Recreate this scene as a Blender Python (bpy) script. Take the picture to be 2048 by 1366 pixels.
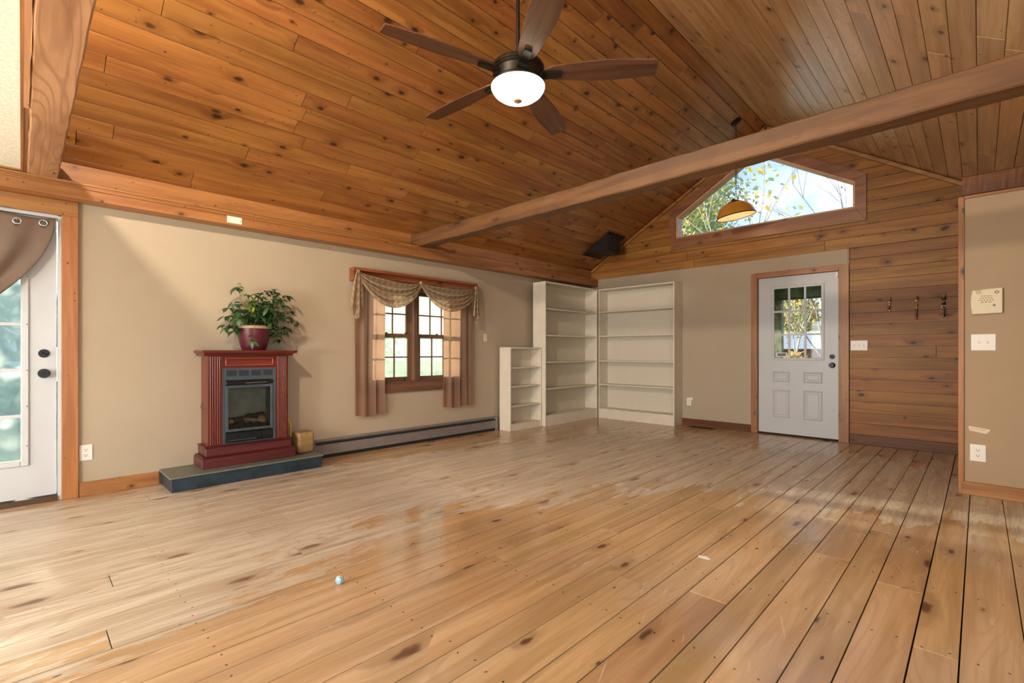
import bpy, math, random
from mathutils import Vector, Matrix
from math import pi, sin, cos, sqrt, atan2, radians

for o in list(bpy.data.objects):
    bpy.data.objects.remove(o)
sc = bpy.context.scene
col = sc.collection
random.seed(7)
RND = random.Random(11)

# ---------------------------------------------------------------- camera
CAM = (4.83, -6.90, 1.087)
cd = bpy.data.cameras.new('camera')
cam = bpy.data.objects.new('camera', cd)
col.objects.link(cam)
cam.location = CAM
cam.rotation_euler = (pi / 2, 0, 0.773422)
cd.sensor_width = 36.0
cd.lens = 957.41 / 2048 * 36.0
cd.shift_y = 20.31 / 2048
cd.clip_start = 0.02
cd.clip_end = 300
sc.camera = cam

# ---------------------------------------------------------------- view
vs = sc.view_settings
vs.view_transform = 'Standard'
vs.look = 'None'
vs.gamma = 1.0
vs.use_curve_mapping = False
vs.exposure = 1.18
cy = sc.cycles
cy.max_bounces = 6
cy.diffuse_bounces = 3
cy.glossy_bounces = 2
cy.transmission_bounces = 4
cy.transparent_max_bounces = 12
cy.caustics_reflective = False
cy.caustics_refractive = False
cy.sample_clamp_indirect = 6.0
cy.use_denoising = True
cy.use_adaptive_sampling = True
cy.adaptive_threshold = 0.04
cy.use_light_tree = False

SKY = 0.75
SUN = 6.0
FILL_REAR = 105
FILL_RIGHT = 45
FAN_E = 3.5
PEND_E = 30.0
ASSUMED_LOFT_E = 600.0
FILL_LAMP_E = 105.0


# ---------------------------------------------------------------- node helpers
def lin(c):
    if isinstance(c, str):
        c = c.lstrip('#')
        c = tuple(int(c[i:i + 2], 16) / 255 for i in (0, 2, 4))
    return tuple(x / 12.92 if x <= 0.04045 else ((x + 0.055) / 1.055) ** 2.4 for x in c) + (1.0,)


class NT:
    def __init__(s, tree):
        s.t = tree

    def n(s, typ, ins=None, **props):
        nd = s.t.nodes.new(typ)
        for k, v in props.items():
            setattr(nd, k, v)
        for k, v in (ins or {}).items():
            if isinstance(v, bpy.types.NodeSocket):
                s.t.links.new(v, nd.inputs[k])
            else:
                nd.inputs[k].default_value = v
        return nd

    def m(s, op, a, b=None, c=None, clamp=False):
        ins = {0: a}
        if b is not None:
            ins[1] = b
        if c is not None:
            ins[2] = c
        return s.n('ShaderNodeMath', ins, operation=op, use_clamp=clamp).outputs[0]

    def vec(s, x, y, z):
        return s.n('ShaderNodeCombineXYZ', {0: x, 1: y, 2: z}).outputs[0]

    def sep(s, v):
        return s.n('ShaderNodeSeparateXYZ', {0: v}).outputs

    def mix(s, f, a, b, blend='MIX'):
        return s.n('ShaderNodeMix', {0: f, 6: a, 7: b}, data_type='RGBA', blend_type=blend).outputs[2]

    def noise(s, v, scale=1.0, detail=3.0, rough=0.55, dist=0.0):
        return s.n('ShaderNodeTexNoise', {'Vector': v, 'Scale': scale, 'Detail': detail, 'Roughness': rough, 'Distortion': dist}).outputs[0]

    def rng(s, v, a, b, c=0.0, d=1.0, typ='SMOOTHSTEP'):
        return s.n('ShaderNodeMapRange', {'Value': v, 'From Min': a, 'From Max': b, 'To Min': c, 'To Max': d}, interpolation_type=typ, clamp=True).outputs[0]

    def curve(s, v, pts):
        r = s.n('ShaderNodeValToRGB', {0: v})
        cr = r.color_ramp
        cr.interpolation = 'LINEAR'
        while len(cr.elements) > 1:
            cr.elements.remove(cr.elements[-1])
        cr.elements[0].position = pts[0][0]
        cr.elements[0].color = (pts[0][1],) * 3 + (1,)
        for p, q in pts[1:]:
            e = cr.elements.new(p)
            e.color = (q,) * 3 + (1,)
        return r.outputs[0]


def newmat(name):
    m = bpy.data.materials.new(name)
    m.use_nodes = True
    t = m.node_tree
    t.nodes.clear()
    k = NT(t)
    out = k.n('ShaderNodeOutputMaterial')
    return m, k, out


def plain(name, c, rough=0.5, metal=0.0, var=0.06, vscale=6.0, bump=0.0, bscale=120.0, emis=None, es=0.0, spec=0.5, coat=0.0, sss=0.0, trans=0.0, tcol=None):
    m, k, out = newmat(name)
    tc = k.n('ShaderNodeTexCoord').outputs['Object']
    nz = k.noise(tc, vscale, 4)
    c = lin(c)
    cl = tuple(min(1, x * (1 + var)) for x in c[:3]) + (1,)
    dk = tuple(x * (1 - var) for x in c[:3]) + (1,)
    colr = k.mix(k.rng(nz, .3, .7), dk, cl)
    b = k.n('ShaderNodeBsdfPrincipled', {'Base Color': colr, 'Roughness': rough, 'Metallic': metal, 'Specular IOR Level': spec, 'Coat Weight': coat})
    if emis:
        b.inputs['Emission Color'].default_value = lin(emis)
        b.inputs['Emission Strength'].default_value = es
    if bump:
        h = k.noise(tc, bscale, 3)
        k.t.links.new(k.n('ShaderNodeBump', {'Height': h, 'Strength': bump, 'Distance': .002}).outputs[0], b.inputs['Normal'])
    sh = b.outputs[0]
    if trans:
        tr = k.n('ShaderNodeBsdfTranslucent', {'Color': lin(tcol) if tcol else colr}).outputs[0]
        sh = k.n('ShaderNodeMixShader', {0: trans, 1: sh, 2: tr}).outputs[0]
    k.t.links.new(sh, out.inputs[0])
    return m


def wood(name, light, dark, knot='#2a150c', rough=0.42, axis='X', kx=4.2, ky=7.0, kdens=0.45, kr=0.17, grain=13.0, var=0.22, spec=0.5, fib=0.18, rings=0.5, hook=None, hue=0.012, pin=True):
    m, k, out = newmat(name)
    tc = k.n('ShaderNodeTexCoord').outputs['Object']
    x, y, z = k.sep(tc)[0:3]
    if axis == 'Y':
        x, y = y, x
    elif axis == 'Z':
        x, y, z = z, x, y
    r = k.n('ShaderNodeObjectInfo').outputs['Random']
    X = k.m('MULTIPLY_ADD', r, 37.3, x)
    Y = k.m('MULTIPLY_ADD', r, 91.7, y)
    Zc = k.m('MULTIPLY_ADD', r, 13.1, z)
    yz = k.m('ADD', Y, Zc)
    wob = k.noise(k.vec(k.m('MULTIPLY', X, 14), k.m('MULTIPLY', yz, 26), 0.0), 1, 1)
    vo = k.n('ShaderNodeTexVoronoi', {'Vector': k.vec(k.m('MULTIPLY', X, kx), k.m('MULTIPLY', yz, ky), 0.0), 'Scale': 1.0, 'Randomness': 0.95}, voronoi_dimensions='2D')
    d = k.m('ADD', vo.outputs['Distance'], k.m('MULTIPLY', k.m('SUBTRACT', wob, .5), .16))
    rn = k.n('ShaderNodeSeparateColor', {0: vo.outputs['Color']}).outputs
    ks = k.m('MULTIPLY', k.m('MAXIMUM', k.m('DIVIDE', k.m('SUBTRACT', rn[0], 1 - kdens), kdens), 0.0), kr)
    kn = k.rng(d, k.m('MULTIPLY', ks, .35), k.m('ADD', ks, .004), 1, 0)
    halo = k.rng(d, k.m('MULTIPLY', ks, .7), k.m('ADD', k.m('MULTIPLY', ks, 3.2), .004), 1, 0)
    Yw = k.m('ADD', Y, k.m('MULTIPLY', halo, .05))
    g = k.noise(k.vec(k.m('MULTIPLY', X, .9), k.m('MULTIPLY', Yw, grain), k.m('MULTIPLY', Zc, grain)), 1, 2.5, .6, .5)
    # growth rings: banded version of a slow noise
    slow = k.noise(k.vec(k.m('MULTIPLY', X, .55), k.m('MULTIPLY', Yw, 5.0), k.m('MULTIPLY', Zc, 5.0)), 1, 1, .5, .3)
    band = k.m('ABSOLUTE', k.m('SUBTRACT', k.m('FRACT', k.m('MULTIPLY', slow, 16.0)), .5))
    f = k.noise(k.vec(k.m('MULTIPLY', X, 5), k.m('MULTIPLY', Y, 190), k.m('MULTIPLY', Zc, 190)), 1, 1)
    base = k.mix(k.rng(g, .32, .7), lin(light), lin(dark))
    base = k.mix(k.m('MULTIPLY', k.rng(band, .28, .5), rings * .5), base, lin(dark))
    v = k.m('ADD', k.m('ADD', 1 - fib * .5, k.m('MULTIPLY', f, fib)), k.m('MULTIPLY', k.m('SUBTRACT', k.m('FRACT', k.m('MULTIPLY', r, 7.77)), .5), var))
    base = k.n('ShaderNodeHueSaturation', {'Hue': k.m('ADD', .5, k.m('MULTIPLY', k.m('SUBTRACT', k.m('FRACT', k.m('MULTIPLY', r, 23.1)), .5), hue)), 'Saturation': 1.0, 'Value': v, 'Fac': 1.0, 'Color': base}).outputs[0]
    kl = lin(knot)
    mid = tuple(a * .55 + b * .3 for a, b in zip(lin(dark)[:3], kl[:3])) + (1,)
    base = k.mix(k.m('MULTIPLY', halo, .45), base, mid)
    base = k.mix(k.m('MULTIPLY', kn, .88), base, kl)
    if pin:
        v2 = k.n('ShaderNodeTexVoronoi', {'Vector': k.vec(k.m('MULTIPLY', X, 9), k.m('MULTIPLY', yz, 12), 3.0), 'Scale': 1.0, 'Randomness': 1.0}, voronoi_dimensions='2D')
        r2 = k.n('ShaderNodeSeparateColor', {0: v2.outputs['Color']}).outputs
        s2 = k.m('MULTIPLY', k.m('GREATER_THAN', r2[1], .86), .075)
        p2 = k.rng(v2.outputs['Distance'], k.m('MULTIPLY', s2, .4), k.m('ADD', s2, .001), 1, 0)
        base = k.mix(k.m('MULTIPLY', p2, .8), base, kl)
    b = k.n('ShaderNodeBsdfPrincipled', {'Base Color': base, 'Roughness': rough, 'Specular IOR Level': spec})
    if hook:
        hook(k, b, base, dict(X=X, Y=Y, x=x, y=y, r=r, g=g, f=f, band=band, kn=kn, halo=halo, slow=slow))
    k.t.links.new(b.outputs[0], out.inputs[0])
    return m


def floor_hook(k, b, base, s):
    pos = k.n('ShaderNodeNewGeometry').outputs['Position']
    px, py = k.sep(pos)[0:2]
    wv = k.noise(k.vec(k.m('MULTIPLY', px, 7.0), k.m('MULTIPLY', py, 1.0), 21.0), 1, 3.5, .65)
    pyn = k.m('ADD', py, k.m('ADD', k.m('MULTIPLY', k.m('SUBTRACT', wv, .5), 1.6), k.m('MULTIPLY', k.m('SUBTRACT', k.m('FRACT', k.m('MULTIPLY', s['r'], 11.9)), .5), .5)))
    t = k.m('DIVIDE', k.m('ADD', pyn, 7.6), 7.6, clamp=True)
    yy = lambda v: (v + 7.6) / 7.6
    fo = k.m('MULTIPLY', k.curve(t, [(0, .46), (yy(-6.9), .425), (yy(-6.0), .40), (yy(-5.2), .345), (yy(-4.5), .385), (yy(-3.8), .45), (yy(-3.3), .54), (yy(-2.95), .74), (yy(-2.6), .95), (1, 1)]), 6.0)
    inn = k.m('MULTIPLY', k.curve(t, [(0, 0), (yy(-5.1), 0), (yy(-4.9), .055), (yy(-3.9), .085), (yy(-3.0), .12), (yy(-1.6), .20), (yy(-1.15), .36), (yy(-.85), .66), (yy(-.6), .95), (1, 1)]), 6.0)
    n1 = k.noise(k.vec(k.m('MULTIPLY', px, 6.0), k.m('MULTIPLY', py, 1.3), 0.0), 1, 3.5, .62)
    n2 = k.noise(k.vec(k.m('MULTIPLY', px, 60.0), k.m('MULTIPLY', py, 7.0), 0.0), 1, 3, .6)
    nn = k.m('ADD', k.m('MULTIPLY', k.m('SUBTRACT', n1, .5), 1.5), k.m('MULTIPLY', k.m('SUBTRACT', n2, .5), .5))
    nn = k.m('ADD', nn, k.m('MULTIPLY', k.m('SUBTRACT', k.m('FRACT', k.m('MULTIPLY', s['r'], 5.3)), .5), .35))
    d1 = k.m('ADD', k.m('SUBTRACT', fo, px), nn)
    d2 = k.m('ADD', k.m('SUBTRACT', px, inn), k.m('MULTIPLY', nn, .8))
    w = k.m('MULTIPLY', k.rng(d1, -.05, .12), k.rng(d2, -.12, .3))
    # scuffed thin patches in the varnished area
    n3 = k.noise(k.vec(k.m('MULTIPLY', px, 9.0), k.m('MULTIPLY', py, 2.2), 4.0), 1, 4, .7)
    sc3 = k.m('MULTIPLY', k.rng(n3, .60, .72), .55)
    haze = k.m('MULTIPLY', k.rng(k.noise(k.vec(k.m('MULTIPLY', px, 1.1), k.m('MULTIPLY', py, .7), 8.0), 1, 2), .4, .7), .38)
    w2 = k.m('MAXIMUM', w, k.m('MAXIMUM', sc3, haze))
    bare = k.mix(k.rng(s['g'], .3, .72), lin('#d8cbb7'), lin('#b9a78f'))
    bare = k.mix(k.m('MULTIPLY', k.rng(s['band'], .3, .5), .32), bare, lin('#9a7554'))
    bare = k.mix(k.m('MULTIPLY', k.rng(s['f'], .55, .72), .5), bare, lin('#8a6a4c'))
    bare = k.mix(k.m('MULTIPLY', s['halo'], .25), bare, lin('#9a6a48'))
    bare = k.mix(k.m('MULTIPLY', s['kn'], .75), bare, lin('#5a3624'))
    c = k.mix(w2, base, bare)
    # residue streaks left in the worn strip
    st = k.noise(k.vec(k.m('MULTIPLY', px, 14.0), k.m('MULTIPLY', py, 3.0), 11.0), 1, 3, .6)
    c = k.mix(k.m('MULTIPLY', k.rng(st, .66, .72), k.m('MULTIPLY', w, .55)), c, lin('#7d4f33'))
    # hairline scratches
    sn = k.noise(k.vec(k.m('MULTIPLY', k.m('ADD', px, k.m('MULTIPLY', py, .35)), 70), k.m('MULTIPLY', py, 3.0), 2.0), 1, 2, .5)
    c = k.mix(k.m('MULTIPLY', k.rng(sn, .70, .74), .35), c, lin('#ead9bd'))
    # face-nail heads in rows over the joists
    jy = k.m('ABSOLUTE', k.m('SUBTRACT', k.m('FRACT', k.m('DIVIDE', k.m('ADD', py, k.m('MULTIPLY', k.m('SUBTRACT', k.noise(k.vec(k.m('MULTIPLY', px, 11), 0.0, 5.0), 1, 1), .5), .12)), .61)), .5))
    ly = k.m('ABSOLUTE', k.m('SUBTRACT', k.m('ABSOLUTE', s['y']), .038))
    dot = k.m('SQRT', k.m('ADD', k.m('POWER', k.m('MULTIPLY', jy, .61), 2), k.m('POWER', ly, 2)))
    c = k.mix(k.rng(dot, .003, .0052, .9, 0), c, lin('#2a1c14'))
    k.t.links.new(c, b.inputs['Base Color'])
    rr = k.m('ADD', k.m('MULTIPLY', w2, .22), k.m('ADD', .17, k.m('MULTIPLY', k.m('SUBTRACT', n1, .5), .15)))
    k.t.links.new(rr, b.inputs['Roughness'])


M = {}
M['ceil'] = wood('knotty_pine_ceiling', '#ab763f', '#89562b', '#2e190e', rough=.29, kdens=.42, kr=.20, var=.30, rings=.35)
M['ceil_glare'] = wood('glare_pine_ceiling', '#cca67b', '#ad865d', '#4f3423', rough=.29, kdens=.36, kr=.20, var=.22, rings=.7)  # right-slope boards, window glare painted in as a paler colour
M['ceil_slab'] = plain('pine_ceiling_backing', '#2b180c', .9)
M['gable'] = wood('knotty_pine_gable', '#a8753a', '#87592a', '#2c170e', rough=.45, spec=.3, kdens=.4, kr=.19, var=.22, rings=.45)
M['pineX'] = wood('pine_trim_x', '#b07a45', '#905c31', axis='X', kdens=.3, kr=.15, var=.12)
M['pineY'] = wood('pine_trim_y', '#b07a45', '#905c31', axis='Y', kdens=.3, kr=.15, var=.12)
M['pineZ'] = wood('pine_trim_z', '#b47b40', '#956030', axis='Z', kdens=.3, kr=.15, var=.12)
M['darkpineX'] = wood('dark_pine_x', '#7a4e2c', '#5b381e', axis='X', kdens=.3, kr=.15, var=.1, spec=.3)
M['beam'] = wood('rough_beam_oak', '#75512f', '#5a3c23', axis='X', kx=1.5, ky=5, kdens=.25, kr=.12, var=.1, rings=.7, rough=.6, pin=False)
M['oldbeam'] = wood('rough_beam_weathered', '#c0936a', '#946a45', axis='X', kx=1.5, ky=4, kdens=.4, kr=.2, var=.1, rings=1.3, rough=.7, grain=9, pin=False)
M['blond'] = wood('blond_strip', '#d8a877', '#c08d5c', axis='X', kdens=.05, var=.1, pin=False)
M['floor'] = wood('worn_pine_floor', '#c7a376', '#ae8a5e', '#57382a', kx=2.2, ky=5.5, kdens=.36, kr=.19, rough=.3, var=.16, rings=.55, hook=floor_hook, pin=False)
M['subfloor'] = plain('dark_subfloor', '#2a1a10', .9)
M['paint'] = plain('beige_wall_paint', '#b2a48d', .62, var=.025, vscale=2.2, bump=.12, bscale=260)
M['paint2'] = plain('tan_wall_paint', '#aa9272', .6, var=.03, vscale=2.2, bump=.12, bscale=260)
M['white'] = plain('white_bookcase_paint', '#e2d9c6', .5, var=.04, vscale=9)
M['door'] = plain('white_door_paint', '#c2c6c9', .38, var=.02, vscale=3)
M['trimwhite'] = plain('white_vinyl', '#c6c9cb', .4, var=.02)
M['plate'] = plain('white_plastic', '#eeeae0', .35, var=.02)
M['ivory'] = plain('ivory_plastic', '#dfd0ad', .4, var=.02)
M['black'] = plain('black_metal', '#16181a', .38, metal=.3, var=.1)
M['slotblack'] = plain('slot_black', '#0a0a0b', .8)
M['bronze'] = plain('oil_rubbed_bronze', '#33302a', .38, metal=.7, var=.12)
M['silver'] = plain('brushed_steel', '#c3c4c2', .3, metal=.9, var=.05)
M['brass'] = plain('aged_brass', '#b8935a', .34, metal=.6, var=.3, vscale=40)
M['tile'] = plain('acoustic_tile', '#f4f2e2', .85, var=.1, vscale=60, bump=.6, bscale=140)
M['blade'] = wood('walnut_blade', '#6d4a35', '#4b2f21', axis='X', kdens=.02, var=.06, rough=.36, grain=22, pin=False, rings=.9)
M['bowl'] = None
M['speaker'] = plain('black_speaker_plastic', '#141516', .5, var=.08, bump=.5, bscale=500)
M['mahog'] = wood('mahogany', '#7c3526', '#551f15', '#3a1510', rough=.3, axis='Z', kdens=.02, var=.06, grain=20, pin=False, hue=0)
M['mahogY'] = wood('mahogany_y', '#763024', '#521c14', '#3a1510', rough=.3, axis='Y', kdens=.02, var=.06, grain=20, pin=False, hue=0)
M['mahogdark'] = wood('mahogany_base', '#642a28', '#4a1c1c', '#3a1510', rough=.38, axis='Y', kdens=.02, var=.06, grain=20, pin=False, hue=0)
M['slatefront'] = plain('dark_painted_hearth', '#253641', .38, var=.35, vscale=14)
M['slatetop'] = plain('grey_slate_top', '#6e7168', .42, var=.1, vscale=20)
M['steelgrey'] = plain('grey_fire_steel', '#4d5961', .45, metal=.35, var=.1)
M['firebox'] = plain('firebox_panel', '#8c9288', .7, var=.15, vscale=10)  # lighter grey-green stands in for the reflection on the fire glass
M['ember'] = plain('ember_bed', '#3a3633', .9, var=.4, vscale=60)
M['logpale'] = plain('ceramic_log', '#a08a68', .85, var=.3, vscale=25)
M['logdark'] = plain('charred_log', '#35312c', .9, var=.3, vscale=25)
M['heater'] = plain('grey_brown_heater_enamel', '#857f7b', .45, metal=.25, var=.06, vscale=12)
M['heaterdark'] = plain('dark_heater_slot', '#23272a', .5, metal=.2)
M['block'] = wood('rough_wood_block', '#a08054', '#7c5f3a', axis='Y', kdens=.2, rough=.8, rings=.8)
M['yellow'] = plain('yellow_gas_hose', '#d8b512', .45)
M['pot'] = plain('maroon_pot', '#571c2c', .3, var=.06)
M['potrim'] = plain('tan_pot_rim', '#9b8462', .5, var=.06)
M['soil'] = plain('potting_soil', '#3a281a', .95, var=.3, vscale=60)
M['leaf'] = plain('ivy_leaf', '#3d5c33', .42, var=.3, vscale=30, trans=.25)
M['leaflime'] = plain('young_ivy_leaf', '#9fb53a', .45, var=.15, vscale=30, trans=.3)
M['stem'] = plain('ivy_stem', '#7b6a45', .6)
M['curtain'] = plain('mocha_curtain', '#957c6a', .75, var=.08, vscale=5, bump=.15, bscale=400, trans=.5, tcol='#e0ae92')
M['satin'] = plain('taupe_satin_curtain', '#8c7464', .38, var=.08, vscale=5, trans=.35)
M['glassclear'] = None
M['glassfrost'] = None
M['paper'] = plain('paper_scrap', '#eeebe4', .7)
M['tape'] = plain('masking_tape', '#dfd2b4', .6)
M['pink'] = plain('pink_ink', '#b06a78', .6)
M['bluecap'] = plain('light_blue_plastic', '#8fb6c6', .4)
M['yleaf'] = plain('yellow_dry_leaf', '#c9a83c', .6)
M['vent'] = plain('brown_register', '#5a4330', .5, metal=.4)
M['greyled'] = plain('grey_button', '#6f7688', .4)
M['darkprint'] = plain('dark_print', '#8a7752', .5)
M['grass'] = plain('lawn', '#7f9460', .9, var=.35, vscale=1.5)
M['bark'] = plain('bark', '#8c7d6d', .9, var=.25, vscale=8)
M['palebark'] = plain('pale_bark', '#d6c9b6', .9, var=.25, vscale=8)
M['postpaint'] = plain('peeling_green_post', '#8d9a80', .8, var=.5, vscale=5)
M['porchdark'] = plain('porch_board', '#6d6a52', .8, var=.2)
M['brick'] = plain('brick_wall', '#a06a58', .9, var=.2, vscale=10)
M['roofgrey'] = plain('grey_shingles', '#9aa4ac', .85, var=.12, vscale=14)
M['tarp'] = plain('blue_grey_tarp', '#7f8fae', .6)
M['fol_yel'] = plain('autumn_yellow_leaves', '#e3d06c', .7, var=.25, vscale=2, trans=.3)
M['fol_grn'] = plain('autumn_green_leaves', '#a5b583', .7, var=.3, vscale=2, trans=.3)
M['fol_red'] = plain('autumn_russet_leaves', '#d2a27e', .7, var=.3, vscale=2, trans=.3)
M['fol_hedge'] = plain('hedge_leaves', '#c6d8b8', .8, var=.3, vscale=2, trans=.3)


def glass_mat(name, frost, tint=(1, 1, 1, 1), fog='#a4b5a6'):
    m, k, out = newmat(name)
    tr = k.n('ShaderNodeBsdfTransparent', {'Color': tint}).outputs[0]
    gl = k.n('ShaderNodeBsdfGlossy', {'Color': (1, 1, 1, 1), 'Roughness': .03}).outputs[0]
    fr = k.n('ShaderNodeFresnel', {'IOR': 1.45}).outputs[0]
    sh = k.n('ShaderNodeMixShader', {0: fr, 1: tr, 2: gl}).outputs[0]
    if frost:
        tc = k.n('ShaderNodeTexCoord').outputs['Object']
        nz = k.noise(tc, 9, 6, .7)
        tl = k.n('ShaderNodeBsdfTranslucent', {'Color': lin(fog)}).outputs[0]
        f = k.rng(nz, .3, .7, frost - .15, frost + .1, 'LINEAR')
        sh = k.n('ShaderNodeMixShader', {0: f, 1: sh, 2: tl}).outputs[0]
    k.t.links.new(sh, out.inputs[0])
    return m


M['glassclear'] = glass_mat('clear_glass', 0)
M['glassfrost'] = glass_mat('fogged_glass', .5, (.58, .62, .56, 1), '#9aab9a')
M['doorfog'] = glass_mat('fogged_door_glass', .8, (.82, .9, .82, 1), '#d6e2d8')
M['fireglass'] = glass_mat('fireplace_glass', 0, (.75, .78, .78, 1))


def emit_mat(name, c, s):
    m, k, out = newmat(name)
    tc = k.n('ShaderNodeTexCoord').outputs['Object']
    nz = k.noise(tc, 14, 4)
    colr = k.mix(k.rng(nz, .3, .7), lin(c), tuple(x * .93 for x in lin(c)[:3]) + (1,))
    e = k.n('ShaderNodeEmission', {'Color': colr, 'Strength': s}).outputs[0]
    k.t.links.new(e, out.inputs[0])
    return m


M['bowl'] = emit_mat('lit_frosted_bowl', '#fdf8de', FAN_E)
M['bulb'] = emit_mat('lit_bulb', '#ffe3b0', PEND_E)
M['globe'] = emit_mat('assumed_lamp_globe', '#ffecd2', ASSUMED_LOFT_E)  # glow of the assumed, unseen lamp over the loft
M['opal'] = emit_mat('fill_lamp_globe', '#fff4e4', FILL_LAMP_E)


def amber():
    m, k, out = newmat('amber_glass_shade')
    tc = k.n('ShaderNodeTexCoord').outputs['Object']
    z = k.sep(tc)[2]
    c = k.mix(k.rng(k.noise(tc, 6, 3), .3, .7), lin('#c99f55'), lin('#ad8138'))
    b = k.n('ShaderNodeBsdfPrincipled', {'Base Color': c, 'Roughness': .25, 'Coat Weight': .3}).outputs[0]
    t = k.n('ShaderNodeBsdfTranslucent', {'Color': lin('#f3d391')}).outputs[0]
    s = k.n('ShaderNodeMixShader', {0: .45, 1: b, 2: t}).outputs[0]
    k.t.links.new(s, out.inputs[0])
    return m


M['amber'] = amber()
M['shadein'] = plain('cream_shade_lining', '#efe0bb', .5, trans=.4)


def plaid():
    m, k, out = newmat('tan_plaid_cloth')
    uv = k.n('ShaderNodeTexCoord').outputs['UV']
    u, v = k.sep(uv)[0:2]
    c = k.mix(k.rng(k.noise(uv, 40, 3), .3, .7), lin('#b59b7b'), lin('#a0876a'))

    def ln(co, per, off, wd):
        return k.rng(k.m('ABSOLUTE', k.m('SUBTRACT', k.m('FRACT', k.m('ADD', k.m('DIVIDE', co, per), off)), .5)), wd, wd * 1.5, 1, 0)
    for co in (u, v):
        c = k.mix(k.m('MULTIPLY', ln(co, .085, 0, .022), .55), c, lin('#54402f'))
        c = k.mix(k.m('MULTIPLY', ln(co, .085, .12, .018), .4), c, lin('#6b5440'))
        c = k.mix(k.m('MULTIPLY', ln(co, .085, .5, .12), .3), c, lin('#d8c4a4'))
    b = k.n('ShaderNodeBsdfPrincipled', {'Base Color': c, 'Roughness': .8}).outputs[0]
    t = k.n('ShaderNodeBsdfTranslucent', {'Color': c}).outputs[0]
    k.t.links.new(k.n('ShaderNodeMixShader', {0: .4, 1: b, 2: t}).outputs[0], out.inputs[0])
    return m


M['plaid'] = plaid()


def beadboard(axis):
    m, k, out = newmat('white_beadboard_' + axis)
    tc = k.n('ShaderNodeTexCoord').outputs['Object']
    s = k.sep(tc)
    co = s[0] if axis == 'x' else s[1]
    fr = k.m('ABSOLUTE', k.m('SUBTRACT', k.m('FRACT', k.m('DIVIDE', co, .034)), .5))
    c = k.mix(k.rng(fr, .40, .5), lin('#ddd4c1'), lin('#c5baa4'))
    b = k.n('ShaderNodeBsdfPrincipled', {'Base Color': c, 'Roughness': .55})
    k.t.links.new(k.n('ShaderNodeBump', {'Height': k.rng(fr, .36, .5, 1, 0), 'Strength': .5, 'Distance': .003}).outputs[0], b.inputs['Normal'])
    k.t.links.new(b.outputs[0], out.inputs[0])
    return m


M['beadx'] = beadboard('x')
M['beady'] = beadboard('y')

# ---------------------------------------------------------------- world + sun + added fill lights
w = bpy.data.worlds.new('sky')
sc.world = w
w.use_nodes = True
w.node_tree.nodes.clear()
k = NT(w.node_tree)
d = k.n('ShaderNodeTexCoord').outputs['Generated']
dx, dy, dz = k.sep(d)[0:3]
cl = k.noise(k.vec(k.m('MULTIPLY', dx, 3.0), k.m('MULTIPLY', dy, 3.0), k.m('MULTIPLY', dz, 6.0)), 1, 6, .58, .3)
blue = k.mix(k.rng(dz, 0, .6), lin('#b4cdec'), lin('#7ba9e6'))
skyc = k.mix(k.rng(cl, .44, .63), blue, lin('#e4eaf2'))
bg = k.n('ShaderNodeBackground', {'Color': skyc, 'Strength': SKY})
k.t.links.new(bg.outputs[0], k.n('ShaderNodeOutputWorld').inputs[0])

sl = bpy.data.lights.new('sun', 'SUN')
sl.energy = SUN
sl.angle = radians(1.2)
sl.color = (1.0, .89, .75)
so = bpy.data.objects.new('sun', sl)
col.objects.link(so)
sdir = Vector((cos(radians(12)) * cos(radians(10)), cos(radians(12)) * sin(radians(10)), -sin(radians(12))))
so.rotation_euler = sdir.to_track_quat('-Z', 'Y').to_euler()
so.location = (-8, -6, 6)


def area(name, loc, aim, sx, sy, e, c):
    l = bpy.data.lights.new(name, 'AREA')
    l.shape = 'RECTANGLE'
    l.size = sx
    l.size_y = sy
    l.energy = e
    l.color = c
    o = bpy.data.objects.new(name, l)
    col.objects.link(o)
    o.location = loc
    o.rotation_euler = (Vector(aim) - Vector(loc)).to_track_quat('-Z', 'Z').to_euler()
    return o


area('fill_light_rear', (2.9, -11.62, 1.25), (2.9, 0, 1.35), 4.2, 1.7, FILL_REAR, (.97, .98, 1.0))  # added area fill from behind the viewer, no known source
area('fill_light_right', (5.86, -6.6, 1.3), (0, -6.0, 1.4), 3.4, 1.5, FILL_RIGHT, (.98, .98, 1.0))  # added area fill from the unseen right side


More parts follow.
